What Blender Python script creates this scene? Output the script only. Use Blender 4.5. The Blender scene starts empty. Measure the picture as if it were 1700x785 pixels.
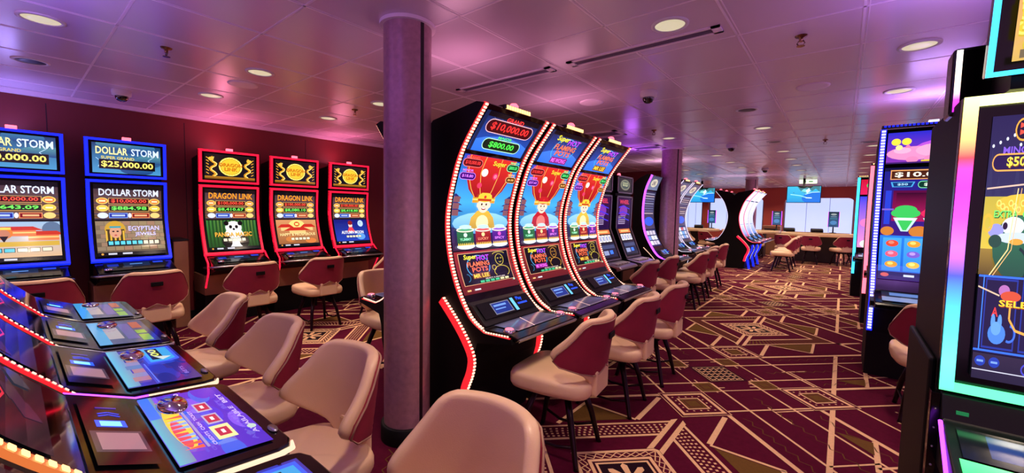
import bpy, math, random
from mathutils import Vector, Matrix
random.seed(7)
D = bpy.data
scn = bpy.context.scene
COL = scn.collection
PI = math.pi

# ---------------------------------------------------------------- camera
H = 1.45
F_PX, YAW, PITCH, ROLL = 678.618, 0.679022, 0.0649, 0.0181787
fw = Vector((-math.sin(YAW)*math.cos(PITCH), math.cos(YAW)*math.cos(PITCH), -math.sin(PITCH)))
rt = Vector((math.cos(YAW), math.sin(YAW), 0)); up = rt.cross(fw)
r2 = rt*math.cos(ROLL)+up*math.sin(ROLL); u2 = up*math.cos(ROLL)-rt*math.sin(ROLL)
cam = D.objects.new('camera', D.cameras.new('camera')); COL.objects.link(cam)
cam.matrix_world = Matrix(((r2.x, u2.x, -fw.x, 0), (r2.y, u2.y, -fw.y, 0), (r2.z, u2.z, -fw.z, H), (0, 0, 0, 1)))
cam.data.sensor_width = 36; cam.data.lens = 36*F_PX/1700; cam.data.clip_start = 0.02
scn.camera = cam
scn.view_settings.view_transform = 'Standard'; scn.view_settings.look = 'None'
scn.view_settings.exposure = 0.22; scn.view_settings.gamma = 1; scn.view_settings.use_curve_mapping = False
try:
    scn.cycles.use_denoising = True; scn.cycles.max_bounces = 6; scn.cycles.diffuse_bounces = 3
    scn.cycles.glossy_bounces = 3; scn.cycles.sample_clamp_indirect = 4; scn.cycles.caustics_reflective = False
except Exception: pass
# world: dim violet room glow reaching in from the part of the casino behind the camera
w = D.worlds.new('world'); scn.world = w; w.use_nodes = True
bg = w.node_tree.nodes['Background']; bg.inputs[0].default_value = (0.62, 0.27, 0.58, 1); bg.inputs[1].default_value = 1.0
LAMP_W = 62.0      # each ceiling downlight
CEIL = 2.55

# ---------------------------------------------------------------- materials
def lin(c):
    return tuple(((x/255)/12.92 if x/255 <= .04045 else ((x/255+.055)/1.055)**2.4) for x in c[:3])
MATS = {}
def mat(name, col=(128,128,128), rough=.5, metal=0, emit=None, es=0, coat=0, noise=0, nscale=40, bump=0, bscale=200, spec=.5, sheen=0):
    if name in MATS: return MATS[name]
    m = D.materials.new(name); m.use_nodes = True; nt = m.node_tree; b = nt.nodes['Principled BSDF']
    c = lin(col); b.inputs['Base Color'].default_value = (*c, 1); b.inputs['Roughness'].default_value = rough
    b.inputs['Metallic'].default_value = metal; b.inputs['Specular IOR Level'].default_value = spec
    b.inputs['Coat Weight'].default_value = coat; b.inputs['Coat Roughness'].default_value = .05
    b.inputs['Sheen Weight'].default_value = sheen
    if emit: b.inputs['Emission Color'].default_value = (*lin(emit), 1); b.inputs['Emission Strength'].default_value = es
    if noise or bump:
        tc = nt.nodes.new('ShaderNodeTexCoord')
    if noise:
        n = nt.nodes.new('ShaderNodeTexNoise'); n.inputs['Scale'].default_value = nscale; n.inputs['Detail'].default_value = 3
        nt.links.new(tc.outputs['Object'], n.inputs['Vector'])
        mx = nt.nodes.new('ShaderNodeMix'); mx.data_type = 'RGBA'
        mx.inputs[6].default_value = (*[x*(1-noise) for x in c], 1); mx.inputs[7].default_value = (*[min(1, x*(1+noise)) for x in c], 1)
        nt.links.new(n.outputs[0], mx.inputs[0]); nt.links.new(mx.outputs[2], b.inputs['Base Color'])
    if bump:
        n = nt.nodes.new('ShaderNodeTexNoise'); n.inputs['Scale'].default_value = bscale
        nt.links.new(tc.outputs['Object'], n.inputs['Vector'])
        bp = nt.nodes.new('ShaderNodeBump'); bp.inputs['Strength'].default_value = bump; bp.inputs['Distance'].default_value = .004
        nt.links.new(n.outputs[0], bp.inputs['Height']); nt.links.new(bp.outputs[0], b.inputs['Normal'])
    MATS[name] = m; return m
def attr_mat(name, strength, rough=.12, light=False, spec=.5):
    m = D.materials.new(name); m.use_nodes = True; nt = m.node_tree; b = nt.nodes['Principled BSDF']
    b.inputs['Base Color'].default_value = (.004, .004, .005, 1); b.inputs['Roughness'].default_value = rough
    b.inputs['Specular IOR Level'].default_value = spec
    a = nt.nodes.new('ShaderNodeAttribute'); a.attribute_name = 'Col'
    nt.links.new(a.outputs['Color'], b.inputs['Emission Color']); b.inputs['Emission Strength'].default_value = strength
    if not light: m.cycles.emission_sampling = 'NONE'
    return m
M = dict(
    black=mat('gloss_black', (6,6,8), .16, coat=.15, spec=.3), matte=mat('matt_black', (7,6,8), .55, spec=.22),
    dark=mat('dark_plastic', (20,19,24), .4, spec=.3), glass=mat('screen_glass', (5,5,7), .06, coat=.6),
    silver=mat('silver_trim', (175,170,180), .3, metal=.9), chrome=mat('chrome', (220,220,225), .08, metal=1),
    cream=mat('cream_leather', (236,196,158), .42, bump=.12, bscale=260, noise=.05, nscale=8, coat=.08),
    crimson=mat('crimson_velvet', (142,22,54), .7, noise=.18, nscale=14),
    piping=mat('pale_piping', (170,128,108), .5), leg=mat('legs_dark_metal', (36,14,22), .28, metal=.6),
    woodc=mat('wood_beige', (150,104,78), .45, noise=.25, nscale=6),
    wall=mat('wall_maroon', (118,36,38), .45, noise=.08, nscale=3), wallfar=mat('wall_terracotta', (196,88,72), .55, noise=.06, nscale=3),
    joint=mat('wall_joint', (52,14,20), .6),
    ceil=mat('ceiling_panel', (222,200,220), .27, noise=.03, nscale=2, spec=.7),
    seam=mat('ceiling_seam', (244,226,240), .45), vent=mat('vent_louvre', (120,104,128), .5),
    white=mat('white_plastic', (225,220,225), .35), smoke=mat('smoked_dome', (14,12,20), .05, coat=1),
    brass=mat('sprinkler_brass', (150,110,90), .25, metal=1),
    maroon=mat('carpet_maroon', (84,9,40), .95, noise=.28, nscale=30, bump=.5, bscale=500, spec=.1),
    straw=mat('carpet_straw', (236,190,146), .95, noise=.15, nscale=60, bump=.5, bscale=500, spec=.1),
    gold=mat('carpet_gold', (106,74,36), .95, noise=.2, nscale=60, bump=.5, bscale=500, spec=.1),
    ink=mat('carpet_ink', (34,12,26), .95, bump=.5, bscale=500, spec=.1),
    blue=mat('light_blue', (0,0,0), .4, emit=(12,30,255), es=2.2), red=mat('light_red', (0,0,0), .4, emit=(255,20,52), es=1.7),
    redp=mat('light_red_pale', (0,0,0), .4, emit=(255,90,110), es=3), bead=mat('light_bead', (0,0,0), .4, emit=(255,196,168), es=1.9),
    beadr=mat('light_bead_base', (60,10,16), .3, emit=(255,40,50), es=.9), amber=mat('light_bead_amber', (0,0,0), .4, emit=(255,196,120), es=2.4),
    creaml=mat('light_cream', (0,0,0), .4, emit=(255,214,180), es=1.2),
    strip_amber=mat('strip_amber', (60,30,10), .3, emit=(230,120,60), es=.9),
    violet=mat('light_violet', (0,0,0), .4, emit=(168,60,255), es=4), cyan=mat('light_cyan', (0,0,0), .4, emit=(50,190,255), es=3),
    whitel=mat('light_white', (0,0,0), .4, emit=(240,225,255), es=1.6), lampd=mat('lamp_disc', (120,110,90), .3, emit=(255,240,200), es=.55),
    lampoff=mat('lamp_off', (14,12,14), .4), frame=mat('pale_frame', (190,190,215), .3, metal=.4),
    screen=attr_mat('screen_art', 1.2), glow=attr_mat('light_gradient', 2.6, light=True),
    pillar=mat('pillar_bronze', (186,142,156), .36, metal=.4, noise=.3, nscale=30), slot=mat('pillar_slot', (24,8,14), .5),
    felt=mat('table_felt', (150,120,84), .9), rail=mat('table_rail', (236,208,166), .35), tabledk=mat('table_base', (34,18,20), .5),
    blind=mat('window_blind', (150,160,200), .6, emit=(190,205,250), es=.95), blindj=mat('blind_joint', (120,130,170), .6, emit=(140,150,200), es=.7),
    exitg=mat('exit_lit', (0,0,0), .4, emit=(214,240,190), es=1.6), exitd=mat('exit_ink', (20,110,60), .5, emit=(30,140,80), es=.5),
)

# ---------------------------------------------------------------- mesh helpers
class MB:
    def __init__(s): s.v = []; s.f = []; s.m = []; s.sm = []
    def add(s, vs, fs, mi=0, smooth=False):
        o = len(s.v); s.v += [tuple(p) for p in vs]
        for f in fs: s.f.append([i+o for i in f]); s.m.append(mi); s.sm.append(smooth)
        return s
    def box(s, x0, x1, y0, y1, z0, z1, mi=0, M4=None):
        vs = [(x, y, z) for z in (z0, z1) for y in (y0, y1) for x in (x0, x1)]
        if M4: vs = [tuple(M4 @ Vector(p)) for p in vs]
        return s.add(vs, [(0,2,3,1), (4,5,7,6), (0,1,5,4), (2,6,7,3), (0,4,6,2), (1,3,7,5)], mi)
    def prism(s, poly, x0, x1, mi=0):      # poly in (y,z), extruded along x
        n = len(poly); vs = [(x0, *p) for p in poly]+[(x1, *p) for p in poly]
        return s.add(vs, [tuple(range(n))[::-1], tuple(range(n, 2*n))]+[(i, (i+1) % n, (i+1) % n+n, i+n) for i in range(n)], mi)
    def ribbon(s, prof, x0, x1, t, mi=0, smooth=True):   # curved slab following (y,z) profile, thickness t backwards
        n = len(prof); nr = normals(prof)
        b = [(p[0]-q[0]*t, p[1]-q[1]*t) for p, q in zip(prof, nr)]
        vs = [(x0, *p) for p in prof]+[(x1, *p) for p in prof]+[(x0, *p) for p in b]+[(x1, *p) for p in b]
        fs = []
        for i in range(n-1):
            fs += [(i, i+1, n+i+1, n+i), (2*n+i, 3*n+i, 3*n+i+1, 2*n+i+1), (i, 2*n+i, 2*n+i+1, i+1), (n+i, n+i+1, 3*n+i+1, 3*n+i)]
        fs += [(0, n, 3*n, 2*n), (n-1, 3*n-1, 4*n-1, 2*n-1)]
        return s.add(vs, fs, mi)
    def lathe(s, prof, n=20, mi=0, c=(0, 0, 0), smooth=True, axis='z'):
        vs = []
        for r, z in prof:
            for k in range(n):
                a = 2*PI*k/n; p = (r*math.cos(a), r*math.sin(a), z)
                if axis == 'y': p = (p[0], z, p[1])
                vs.append((p[0]+c[0], p[1]+c[1], p[2]+c[2]))
        fs = [(i*n+k, i*n+(k+1) % n, (i+1)*n+(k+1) % n, (i+1)*n+k) for i in range(len(prof)-1) for k in range(n)]
        s.add(vs, fs, mi, smooth)
        s.add(vs[:n], [tuple(range(n))[::-1]], mi); s.add(vs[-n:], [tuple(range(n))], mi)
        return s
    def tube(s, pts, r, n=8, mi=0):
        pts = [Vector(p) for p in pts]; rr = r if isinstance(r, (list, tuple)) else [r]*len(pts); vs = []
        for i, p in enumerate(pts):
            t = (pts[min(i+1, len(pts)-1)]-pts[max(i-1, 0)]).normalized()
            a = t.cross(Vector((0, 0, 1)) if abs(t.z) < .9 else Vector((1, 0, 0))).normalized(); b = t.cross(a)
            vs += [tuple(p+(a*math.cos(2*PI*k/n)+b*math.sin(2*PI*k/n))*rr[i]) for k in range(n)]
        L = len(pts)
        s.add(vs, [(i*n+k, i*n+(k+1) % n, (i+1)*n+(k+1) % n, (i+1)*n+k) for i in range(L-1) for k in range(n)]+[tuple(range(n))[::-1], tuple(range((L-1)*n, L*n))], mi, True)
        return s
    def grid(s, rows, mi=0, smooth=True):
        nr, nc = len(rows), len(rows[0])
        return s.add([p for r in rows for p in r], [(i*nc+j, i*nc+j+1, (i+1)*nc+j+1, (i+1)*nc+j) for i in range(nr-1) for j in range(nc-1)], mi, smooth)
    def build(s, name, mats, parent=None, bevel=0, sub=0, seg=2):
        me = D.meshes.new(name); me.from_pydata(s.v, [], s.f)
        for m in (mats if isinstance(mats, (list, tuple)) else [mats]): me.materials.append(M[m])
        me.polygons.foreach_set('material_index', s.m); me.polygons.foreach_set('use_smooth', s.sm); me.update()
        o = D.objects.new(name, me); COL.objects.link(o)
        if parent: o.parent = parent
        if bevel:
            b = o.modifiers.new('bevel', 'BEVEL'); b.width = bevel; b.segments = seg; b.limit_method = 'ANGLE'; b.angle_limit = .6
        if sub:
            b = o.modifiers.new('sub', 'SUBSURF'); b.levels = sub; b.render_levels = sub
        return o
def normals(prof):
    out = []
    for i in range(len(prof)):
        a = prof[max(i-1, 0)]; b = prof[min(i+1, len(prof)-1)]; ty, tz = b[0]-a[0], b[1]-a[1]; l = math.hypot(ty, tz) or 1
        out.append((-tz/l, ty/l))
    return out
def smoothp(pts, k=4):      # Catmull-Rom through (y,z) points
    out = []
    P = [pts[0]]+list(pts)+[pts[-1]]
    for i in range(1, len(P)-2):
        for j in range(k):
            t = j/k; a, b, c, d = P[i-1], P[i], P[i+1], P[i+2]
            out.append(tuple(.5*((2*b[q])+(-a[q]+c[q])*t+(2*a[q]-5*b[q]+4*c[q]-d[q])*t*t+(-a[q]+3*b[q]-3*c[q]+d[q])*t**3) for q in (0, 1)))
    return out+[tuple(pts[-1])]
def arc(prof):
    s = [0]
    for a, b in zip(prof, prof[1:]): s.append(s[-1]+math.hypot(b[0]-a[0], b[1]-a[1]))
    return s
def z2s(prof, z):
    S = arc(prof)
    for i in range(len(prof)-1):
        if prof[i][1] >= z >= prof[i+1][1]:
            t = (prof[i][1]-z)/(prof[i][1]-prof[i+1][1] or 1); return S[i]+t*(S[i+1]-S[i])
    return S[-1]
def sub_prof(prof, s0, s1):
    S = arc(prof); out = [at_s(prof, S, s0)]
    out += [p for p, s in zip(prof, S) if s0+1e-4 < s < s1-1e-4]
    return out+[at_s(prof, S, s1)]
def at_s(prof, S, s):
    for i in range(len(S)-1):
        if s <= S[i+1] or i == len(S)-2:
            t = (s-S[i])/(S[i+1]-S[i] or 1); return (prof[i][0]+t*(prof[i+1][0]-prof[i][0]), prof[i][1]+t*(prof[i+1][1]-prof[i][1]))

def tag(o, label, cat, group=None):
    o['label'] = label; o['category'] = cat
    if group: o['group'] = group
    return o
def thing(name, label, cat, loc, rz=0, group=None):
    o = D.objects.new(name, None); COL.objects.link(o); o.location = loc; o.rotation_euler = (0, 0, rz); o.empty_display_size = .1
    return tag(o, label, cat, group)
def struct(o): o['kind'] = 'structure'; return o
def dup(root, label=None, loc=None, rz=None, group=None, top=True):
    c = root.copy(); COL.objects.link(c)
    if top:
        if label: c['label'] = label
        if group: c['group'] = group
        if loc: c.location = loc
        if rz is not None: c.rotation_euler = (0, 0, rz)
    for ch in list(root.children):
        d = dup(ch, top=False); d.parent = c
    return c

# ---------------------------------------------------------------- screen art
GL = {}
def glyphs(t):
    if t in GL: return GL[t]
    cu = D.curves.new('t', 'FONT'); cu.body = t; cu.offset = .022; cu.resolution_u = 2
    ob = D.objects.new('t', cu); COL.objects.link(ob); dg = bpy.context.evaluated_depsgraph_get(); me = D.meshes.new_from_object(ob.evaluated_get(dg))
    me.calc_loop_triangles(); vs = [(v.co.x, v.co.y) for v in me.vertices]; tr = [tuple(x.vertices) for x in me.loop_triangles]
    x0 = min(v[0] for v in vs); x1 = max(v[0] for v in vs); y0 = min(v[1] for v in vs); y1 = max(v[1] for v in vs)
    vs = [((x-x0)/(x1-x0), 1-(y-y0)/(y1-y0)) for x, y in vs]
    D.objects.remove(ob); D.meshes.remove(me); D.curves.remove(cu); GL[t] = (vs, tr); return GL[t]
def clip(poly, a, b, c):     # keep a*x+b*y<=c
    out = []
    for i in range(len(poly)):
        p, q = poly[i], poly[(i+1) % len(poly)]; dp = a*p[0]+b*p[1]-c; dq = a*q[0]+b*q[1]-c
        if dp <= 0: out.append(p)
        if dp*dq < 0: t = dp/(dp-dq); out.append((p[0]+t*(q[0]-p[0]), p[1]+t*(q[1]-p[1])))
    return out
class Art:
    def __init__(s, asp=1): s.P = []; s.k = 0; s.asp = asp      # asp = width/height of the screen
    def poly(s, pts, c, c2=None, ln=True):
        pts = clip(clip(clip(clip(list(pts), 1, 0, 1), -1, 0, 0), 0, 1, 1), 0, -1, 0)
        if len(pts) < 3: return s
        if ln: s.k += 1
        vs = [p[1] for p in pts]; s.P.append((pts, lin(c), lin(c2 or c), min(vs), max(vs), s.k)); return s
    def rect(s, a, b, c, d, col, col2=None): return s.poly([(a, b), (c, b), (c, d), (a, d)], col, col2)
    def ell(s, x, y, rx, ry, col, col2=None, n=18, a0=0, a1=2*PI):
        return s.poly([(x+rx*math.cos(a0+(a1-a0)*k/n), y+ry*math.sin(a0+(a1-a0)*k/n)) for k in range(n)], col, col2)
    def circ(s, x, y, r, col, col2=None, n=18): return s.ell(x, y, r, r*s.asp, col, col2, n)
    def line(s, pts, w, col):
        s.k += 1
        for (a, b), (c, d) in zip(pts, pts[1:]):
            dx, dy = c-a, (d-b)/s.asp; l = math.hypot(dx, dy) or 1; nx, ny = -dy/l*w/2, dx/l*w/2*s.asp
            s.poly([(a+nx, b+ny), (c+nx, d+ny), (c-nx, d-ny), (a-nx, b-ny)], col, ln=False)
        return s
    def ring(s, x, y, rx, ry, w, col, n=20, a0=0, a1=2*PI):
        return s.line([(x+rx*math.cos(a0+(a1-a0)*k/n), y+ry*math.sin(a0+(a1-a0)*k/n)) for k in range(n+1)], w, col)
    def pill(s, a, b, c, d, col, edge=None, w=.012):
        r = (d-b)/2; rx = r/s.asp
        rx = min(rx, (c-a)/2)
        f = lambda e: [(c-rx+(rx+e)*math.cos(t), (b+d)/2+(r+e*s.asp)*math.sin(t)) for t in [(-.5+k/8)*PI for k in range(9)]]+[(a+rx+(rx+e)*math.cos(t), (b+d)/2+(r+e*s.asp)*math.sin(t)) for t in [(.5+k/8)*PI for k in range(9)]]
        if edge: s.poly(f(w), edge)
        return s.poly(f(0), col)
    def text(s, t, a, b, c, d, col, edge=None, skew=0, col2=None):
        vs, tr = glyphs(t)
        if edge:
            s.text(t, a+.006, b+.006*s.asp, c+.006, d+.006*s.asp, edge, skew=skew)
        s.k += 1; mp = [(a+x*(c-a)+skew*(1-y)*(d-b), b+y*(d-b)) for x, y in vs]
        for f in tr: s.poly([mp[i] for i in f], col, col2, ln=False)
        return s
    def build(s, name, parent, prof, s0, s1, xl, xr, matn='screen', base=True):
        """map onto the surface swept by prof between arc s0..s1; viewer-left edge at local x=xl"""
        S = arc(prof); br = sorted([(t-s0)/(s1-s0) for t in S if s0 < t < s1]); V, Fc, C = [], [], []
        bands = list(zip([0]+br, br+[1]))
        P = s.P
        if base: P = [([(0, 0), (1, 0), (1, 1), (0, 1)], (.002, .002, .003), (.002, .002, .003), 0, 1, -1)]+P
        for pts, c, c2, v0, v1, k in P:
            off = .0042+.00022*(k+1)
            for b0, b1 in bands:
                if v1 < b0 or v0 > b1: continue
                q = clip(clip(pts, 0, 1, b1), 0, -1, -b0) if len(bands) > 1 else pts
                if len(q) < 3: continue
                pa, pb = at_s(prof, S, s0+(b0+1e-5)*(s1-s0)), at_s(prof, S, s0+(b1-1e-5)*(s1-s0))
                l = math.hypot(pb[0]-pa[0], pb[1]-pa[1]) or 1; ny, nz = -(pb[1]-pa[1])/l, (pb[0]-pa[0])/l
                i0 = len(V); fc = []
                for x, y in q:
                    t = (y-b0)/((b1-b0) or 1); V.append((xl+(xr-xl)*x, pa[0]+(pb[0]-pa[0])*t+ny*off, pa[1]+(pb[1]-pa[1])*t+nz*off))
                    g = (y-v0)/((v1-v0) or 1); fc.append([c[j]+(c2[j]-c[j])*g for j in (0, 1, 2)]+[1])
                Fc.append(list(range(i0, len(V)))); C += fc
        me = D.meshes.new(name); me.from_pydata(V, [], Fc); me.materials.append(M[matn])
        at = me.color_attributes.new('Col', 'FLOAT_COLOR', 'CORNER'); at.data.foreach_set('color', [x for c in C for x in c])
        o = D.objects.new(name, me); COL.objects.link(o); o.parent = parent; return o

# ================================================================ SETTING
XL, XR, YB, YF = -6.4, 5.6, -3.6, 20.0
def clipbox(p):
    return clip(clip(clip(clip(p, 1, 0, XR), -1, 0, -XL), 0, 1, YF), 0, -1, -YB)
class Carpet:
    def __init__(s): s.mb = MB(); s.seen = set()
    def p(s, pts, mi, z=.0012):
        key = (mi, frozenset((round(a, 3), round(b, 3)) for a, b in pts))
        if key in s.seen: return
        s.seen.add(key); z = z if z < .00129 else z+.0008
        q = clipbox(pts)
        if len(q) > 2:
            a = sum(q[i][0]*q[(i+1) % len(q)][1]-q[(i+1) % len(q)][0]*q[i][1] for i in range(len(q)))
            if a < 0: q = q[::-1]
            s.mb.add([(x, y, z) for x, y in q], [tuple(range(len(q)))], mi)
def carpet():
    c = Carpet(); c.mb.add([(XL, YB, 0), (XR, YB, 0), (XR, YF, 0), (XL, YF, 0)], [(0, 1, 2, 3)], 0)
    ST, GO, IN, MA = 1, 2, 3, 0
    for ci in (-1, 0, 1):
        for cj in range(-2, 5):
            ox, oy = -.81+3.76*ci, 4.0+3.80*cj
            def T(u, v, su=1, sv=1, sw=0):
                if sw: u, v = v, u
                return (ox+u*su, oy+v*sv)
            def ln(a, b, w, mi=ST, z=.0012):
                for su in (1, -1):
                    for sv in (1, -1):
                        d = math.hypot(b[0]-a[0], b[1]-a[1]); nx, ny = -(b[1]-a[1])/d*w/2, (b[0]-a[0])/d*w/2
                        c.p([T(a[0]+nx, a[1]+ny, su, sv), T(b[0]+nx, b[1]+ny, su, sv), T(b[0]-nx, b[1]-ny, su, sv), T(a[0]-nx, a[1]-ny, su, sv)], mi, z)
            def dia(u, v, r, w, mi=ST, z=.0018):   # diamond ring (w<r) or filled
                k = [(r, 0), (0, r), (-r, 0), (0, -r)]
                if w is None: c.p([T(u+a, v+b) for a, b in k], mi, z); return
                q = 1-w/r
                for i in range(4):
                    a, b = k[i], k[(i+1) % 4]
                    c.p([T(u+a[0], v+a[1]), T(u+b[0], v+b[1]), T(u+b[0]*q, v+b[1]*q), T(u+a[0]*q, v+a[1]*q)], mi, z)
            # diagonal families v-u=k and v+u=k
            def dg(k, a, b, wd):
                for sk in (1, -1):
                    for anti in (0, 1):
                        f = (lambda u: (u, u+k*sk)) if not anti else (lambda u: (u, k*sk-u))
                        lo, hi = (a, b) if (sk == 1) == (not anti) else (-b, -a)
                        if anti: lo, hi = (a, b) if sk == -1 else (-b, -a)
                        p, q = f(lo), f(hi); e = wd/2*.7071; nx, ny = (-e, e) if not anti else (e, e)
                        c.p([T(p[0]+nx, p[1]+ny), T(q[0]+nx, q[1]+ny), T(q[0]-nx, q[1]-ny), T(p[0]-nx, p[1]-ny)], ST, .00115 if anti else .0010)
            dg(.245, -1.35, 1.2, .018); dg(.53, .22, 1.4, .034); dg(.53, -1.6, -.52, .034); dg(.95, -1.25, -.2, .018); dg(.95, .3, .9, .018) if False else None
            dg(.48, -.46, -.02, .012); dg(.32, -.36, -.26, .012); dg(.40, -.42, -.28, .012); dg(.32, .0, .1, .012); dg(.40, -.12, .04, .012)
            dg(.0, .45, .62, .012)
            # zigzags
            for k in (.40, -.02):
                n = 26; pts = [(.35+i*.035+(.012 if i % 2 else -.012), k+.35+i*.035-(.012 if i % 2 else -.012)) for i in range(n)]
                for p, q in zip(pts, pts[1:]):
                    ln(p, q, .006, GO); 
                    if k > 0: ln(p[::-1], q[::-1], .006, GO)
            # long straight lines
            ln((.83, 0), (.83, 1.33), .032); ln((1.05, .54), (1.05, .95), .03)
            ln((.83, 1.06), (1.06, .83), .014); ln((1.05, .9), (1.88, .07), .02)
            ln((.5, .5), (.72, .27), .012)
            # black & straw square
            dia(0, 0, .27, None, MA, .0014); dia(0, 0, .245, .012, IN, .0018); dia(0, 0, .225, None, IN, .0020); dia(0, 0, .215, .008, ST, .0024)
            for a in range(-2, 3):
                for b in range(-2, 3):
                    u, v = (a-b)*.04, (a+b)*.04
                    for k, (du, dv) in enumerate(((.017, .004), (-.017, -.004), (.004, -.017))):
                        r = .012; c.p([T(u+du+r, v+dv), T(u+du, v+dv+r), T(u+du-r, v+dv), T(u+du, v+dv-r)], ST, .0024)
            # small squares N,S,E,W
            for (u, v) in ((0, .76), (0, -.76), (.73, 0), (-.73, 0)):
                dia(u, v, .275, None, MA, .0014); dia(u, v, .27, .010, ST); dia(u, v, .235, .035, ST); dia(u, v, .125, .018, ST); dia(u, v, .1, None, GO, .0016); dia(u, v, .075, .01, MA, .0020)
                for i in range(5):
                    for sg in ((1, 1), (1, -1), (-1, 1), (-1, -1)):
                        t = i/4*.155; r = .009; x, y = u+sg[0]*(.155-t), v+sg[1]*t
                        c.p([T(x+r, y), T(x, y+r), T(x-r, y), T(x, y-r)], ST, .0018)
            for (u, v) in ((0, .375), (0, -.375), (.37, 0), (-.37, 0)):
                dia(u, v, .115, None, GO, .0014); dia(u, v, .125, .012, ST); dia(u, v, .06, .01, MA, .0018)
            # ribs and gold triangles round the star (north & south, mirrored)
            ln((.235, .83), (.235, 1.27), .035); ln((.24, 1.28), (.64, 1.28), .02); ln((.63, 1.28), (.63, 1.68), .03)
            for su in (1, -1):
                for sv in (1, -1):
                    c.p([T(.27, 1.30, su, sv), T(.62, 1.30, su, sv), T(.62, 1.65, su, sv)], GO, .0013)
                    c.p([T(.85, .55, su, sv), T(1.04, .74, su, sv), T(1.04, .56, su, sv)], GO, .0013)
                    # dotted wedge far right
                    for i in range(9):
                        for j in range(9-i):
                            u, v = 1.2+(i+j*.5)*.04, -.1+.06*j+.0; r = .011
                            if i*.5+j < 8: c.p([T(u+r, v, su, sv), T(u, v+r, su, sv), T(u-r, v, su, sv), T(u, v-r, su, sv)], ST, .0014)
            # star (only northern; lattice supplies the rest)
            v0 = 1.88
            dia(0, v0, .84, None, MA, .0015)
            for r, wd in ((.83, .028), (.615, .03), (.385, .032), (.275, .03)): dia(0, v0, r, wd, ST, .0019)
            dia(0, v0, .235, None, IN, .0018); dia(0, v0, .225, .02, ST, .0021)
            for k in range(8):
                a = k*PI/4; r0, r1 = .03, .125
                c.p([T(r0*math.cos(a-.5), v0+r0*math.sin(a-.5)), T(r1*math.cos(a-.16), v0+r1*math.sin(a-.16)), T(r1*1.15*math.cos(a), v0+r1*1.15*math.sin(a)), T(r1*math.cos(a+.16), v0+r1*math.sin(a+.16)), T(r0*math.cos(a+.5), v0+r0*math.sin(a+.5))], ST, .0022)
            for q in range(4):
                ca, sa = [(1, 0), (0, 1), (-1, 0), (0, -1)][q]
                R = lambda x, y: T(x*ca-y*sa, v0+x*sa+y*ca)
                # band with dots or stripes between r .60-.80 along edge (r,0)->(0,r)
                L = .70
                if cj % 2:
                    for i in range(26):
                        for j in range(4):
                            t = (i+.5+(j % 2)*.5)/27; rr = .645+j*.04; x, y = rr*(1-t), rr*t; e = .011
                            c.p([R(x+e, y), R(x, y+e), R(x-e, y), R(x, y-e)], ST, .0019)
                else:
                    for i in range(24):
                        t0, t1 = (i+.1)/24, (i+.5)/24; a, b = .63, .795
                        c.p([R(a*(1-t0), a*t0), R(b*(1-t0), b*t0), R(b*(1-t1), b*t1), R(a*(1-t1), a*t1)], GO, .0018)
                # lattice border r .28-.36
                for i in range(8):
                    for (a, b) in ((.285, .35), (.35, .285)):
                        t0, t1 = i/8, (i+1)/8; e = .007
                        p0 = (a*(1-t0), a*t0); p1 = (b*(1-t1), b*t1); d = math.hypot(p1[0]-p0[0], p1[1]-p0[1]); nx, ny = -(p1[1]-p0[1])/d*e/2, (p1[0]-p0[0])/d*e/2
                        c.p([R(p0[0]+nx, p0[1]+ny), R(p1[0]+nx, p1[1]+ny), R(p1[0]-nx, p1[1]-ny), R(p0[0]-nx, p0[1]-ny)], ST, .0018)
            for sv in (1, -1):
                for su in (1, -1):
                    c.p([T(.018*su, v0+.37*sv), T(.05*su, v0+.34*sv), T(.05*su, v0+.80*sv), T(.018*su, v0+.84*sv)], ST, .0022)
                c.p([T(-.018, v0+.37*sv), T(.018, v0+.37*sv), T(.018, v0+.84*sv), T(-.018, v0+.84*sv)], MA, .0022)
            # long arms of the star (band runs on past the tip)
            for su in (1, -1):
                for sv in (1, -1):
                    c.p([T(.83*su, v0), T(.86*su, v0+.03*sv), T(1.05*su, v0-.19*sv), T(1.03*su, v0-.2*sv)], ST, .0013)
    o = c.mb.build('floor', ['maroon', 'straw', 'gold', 'ink']); struct(o)
carpet()

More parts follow.
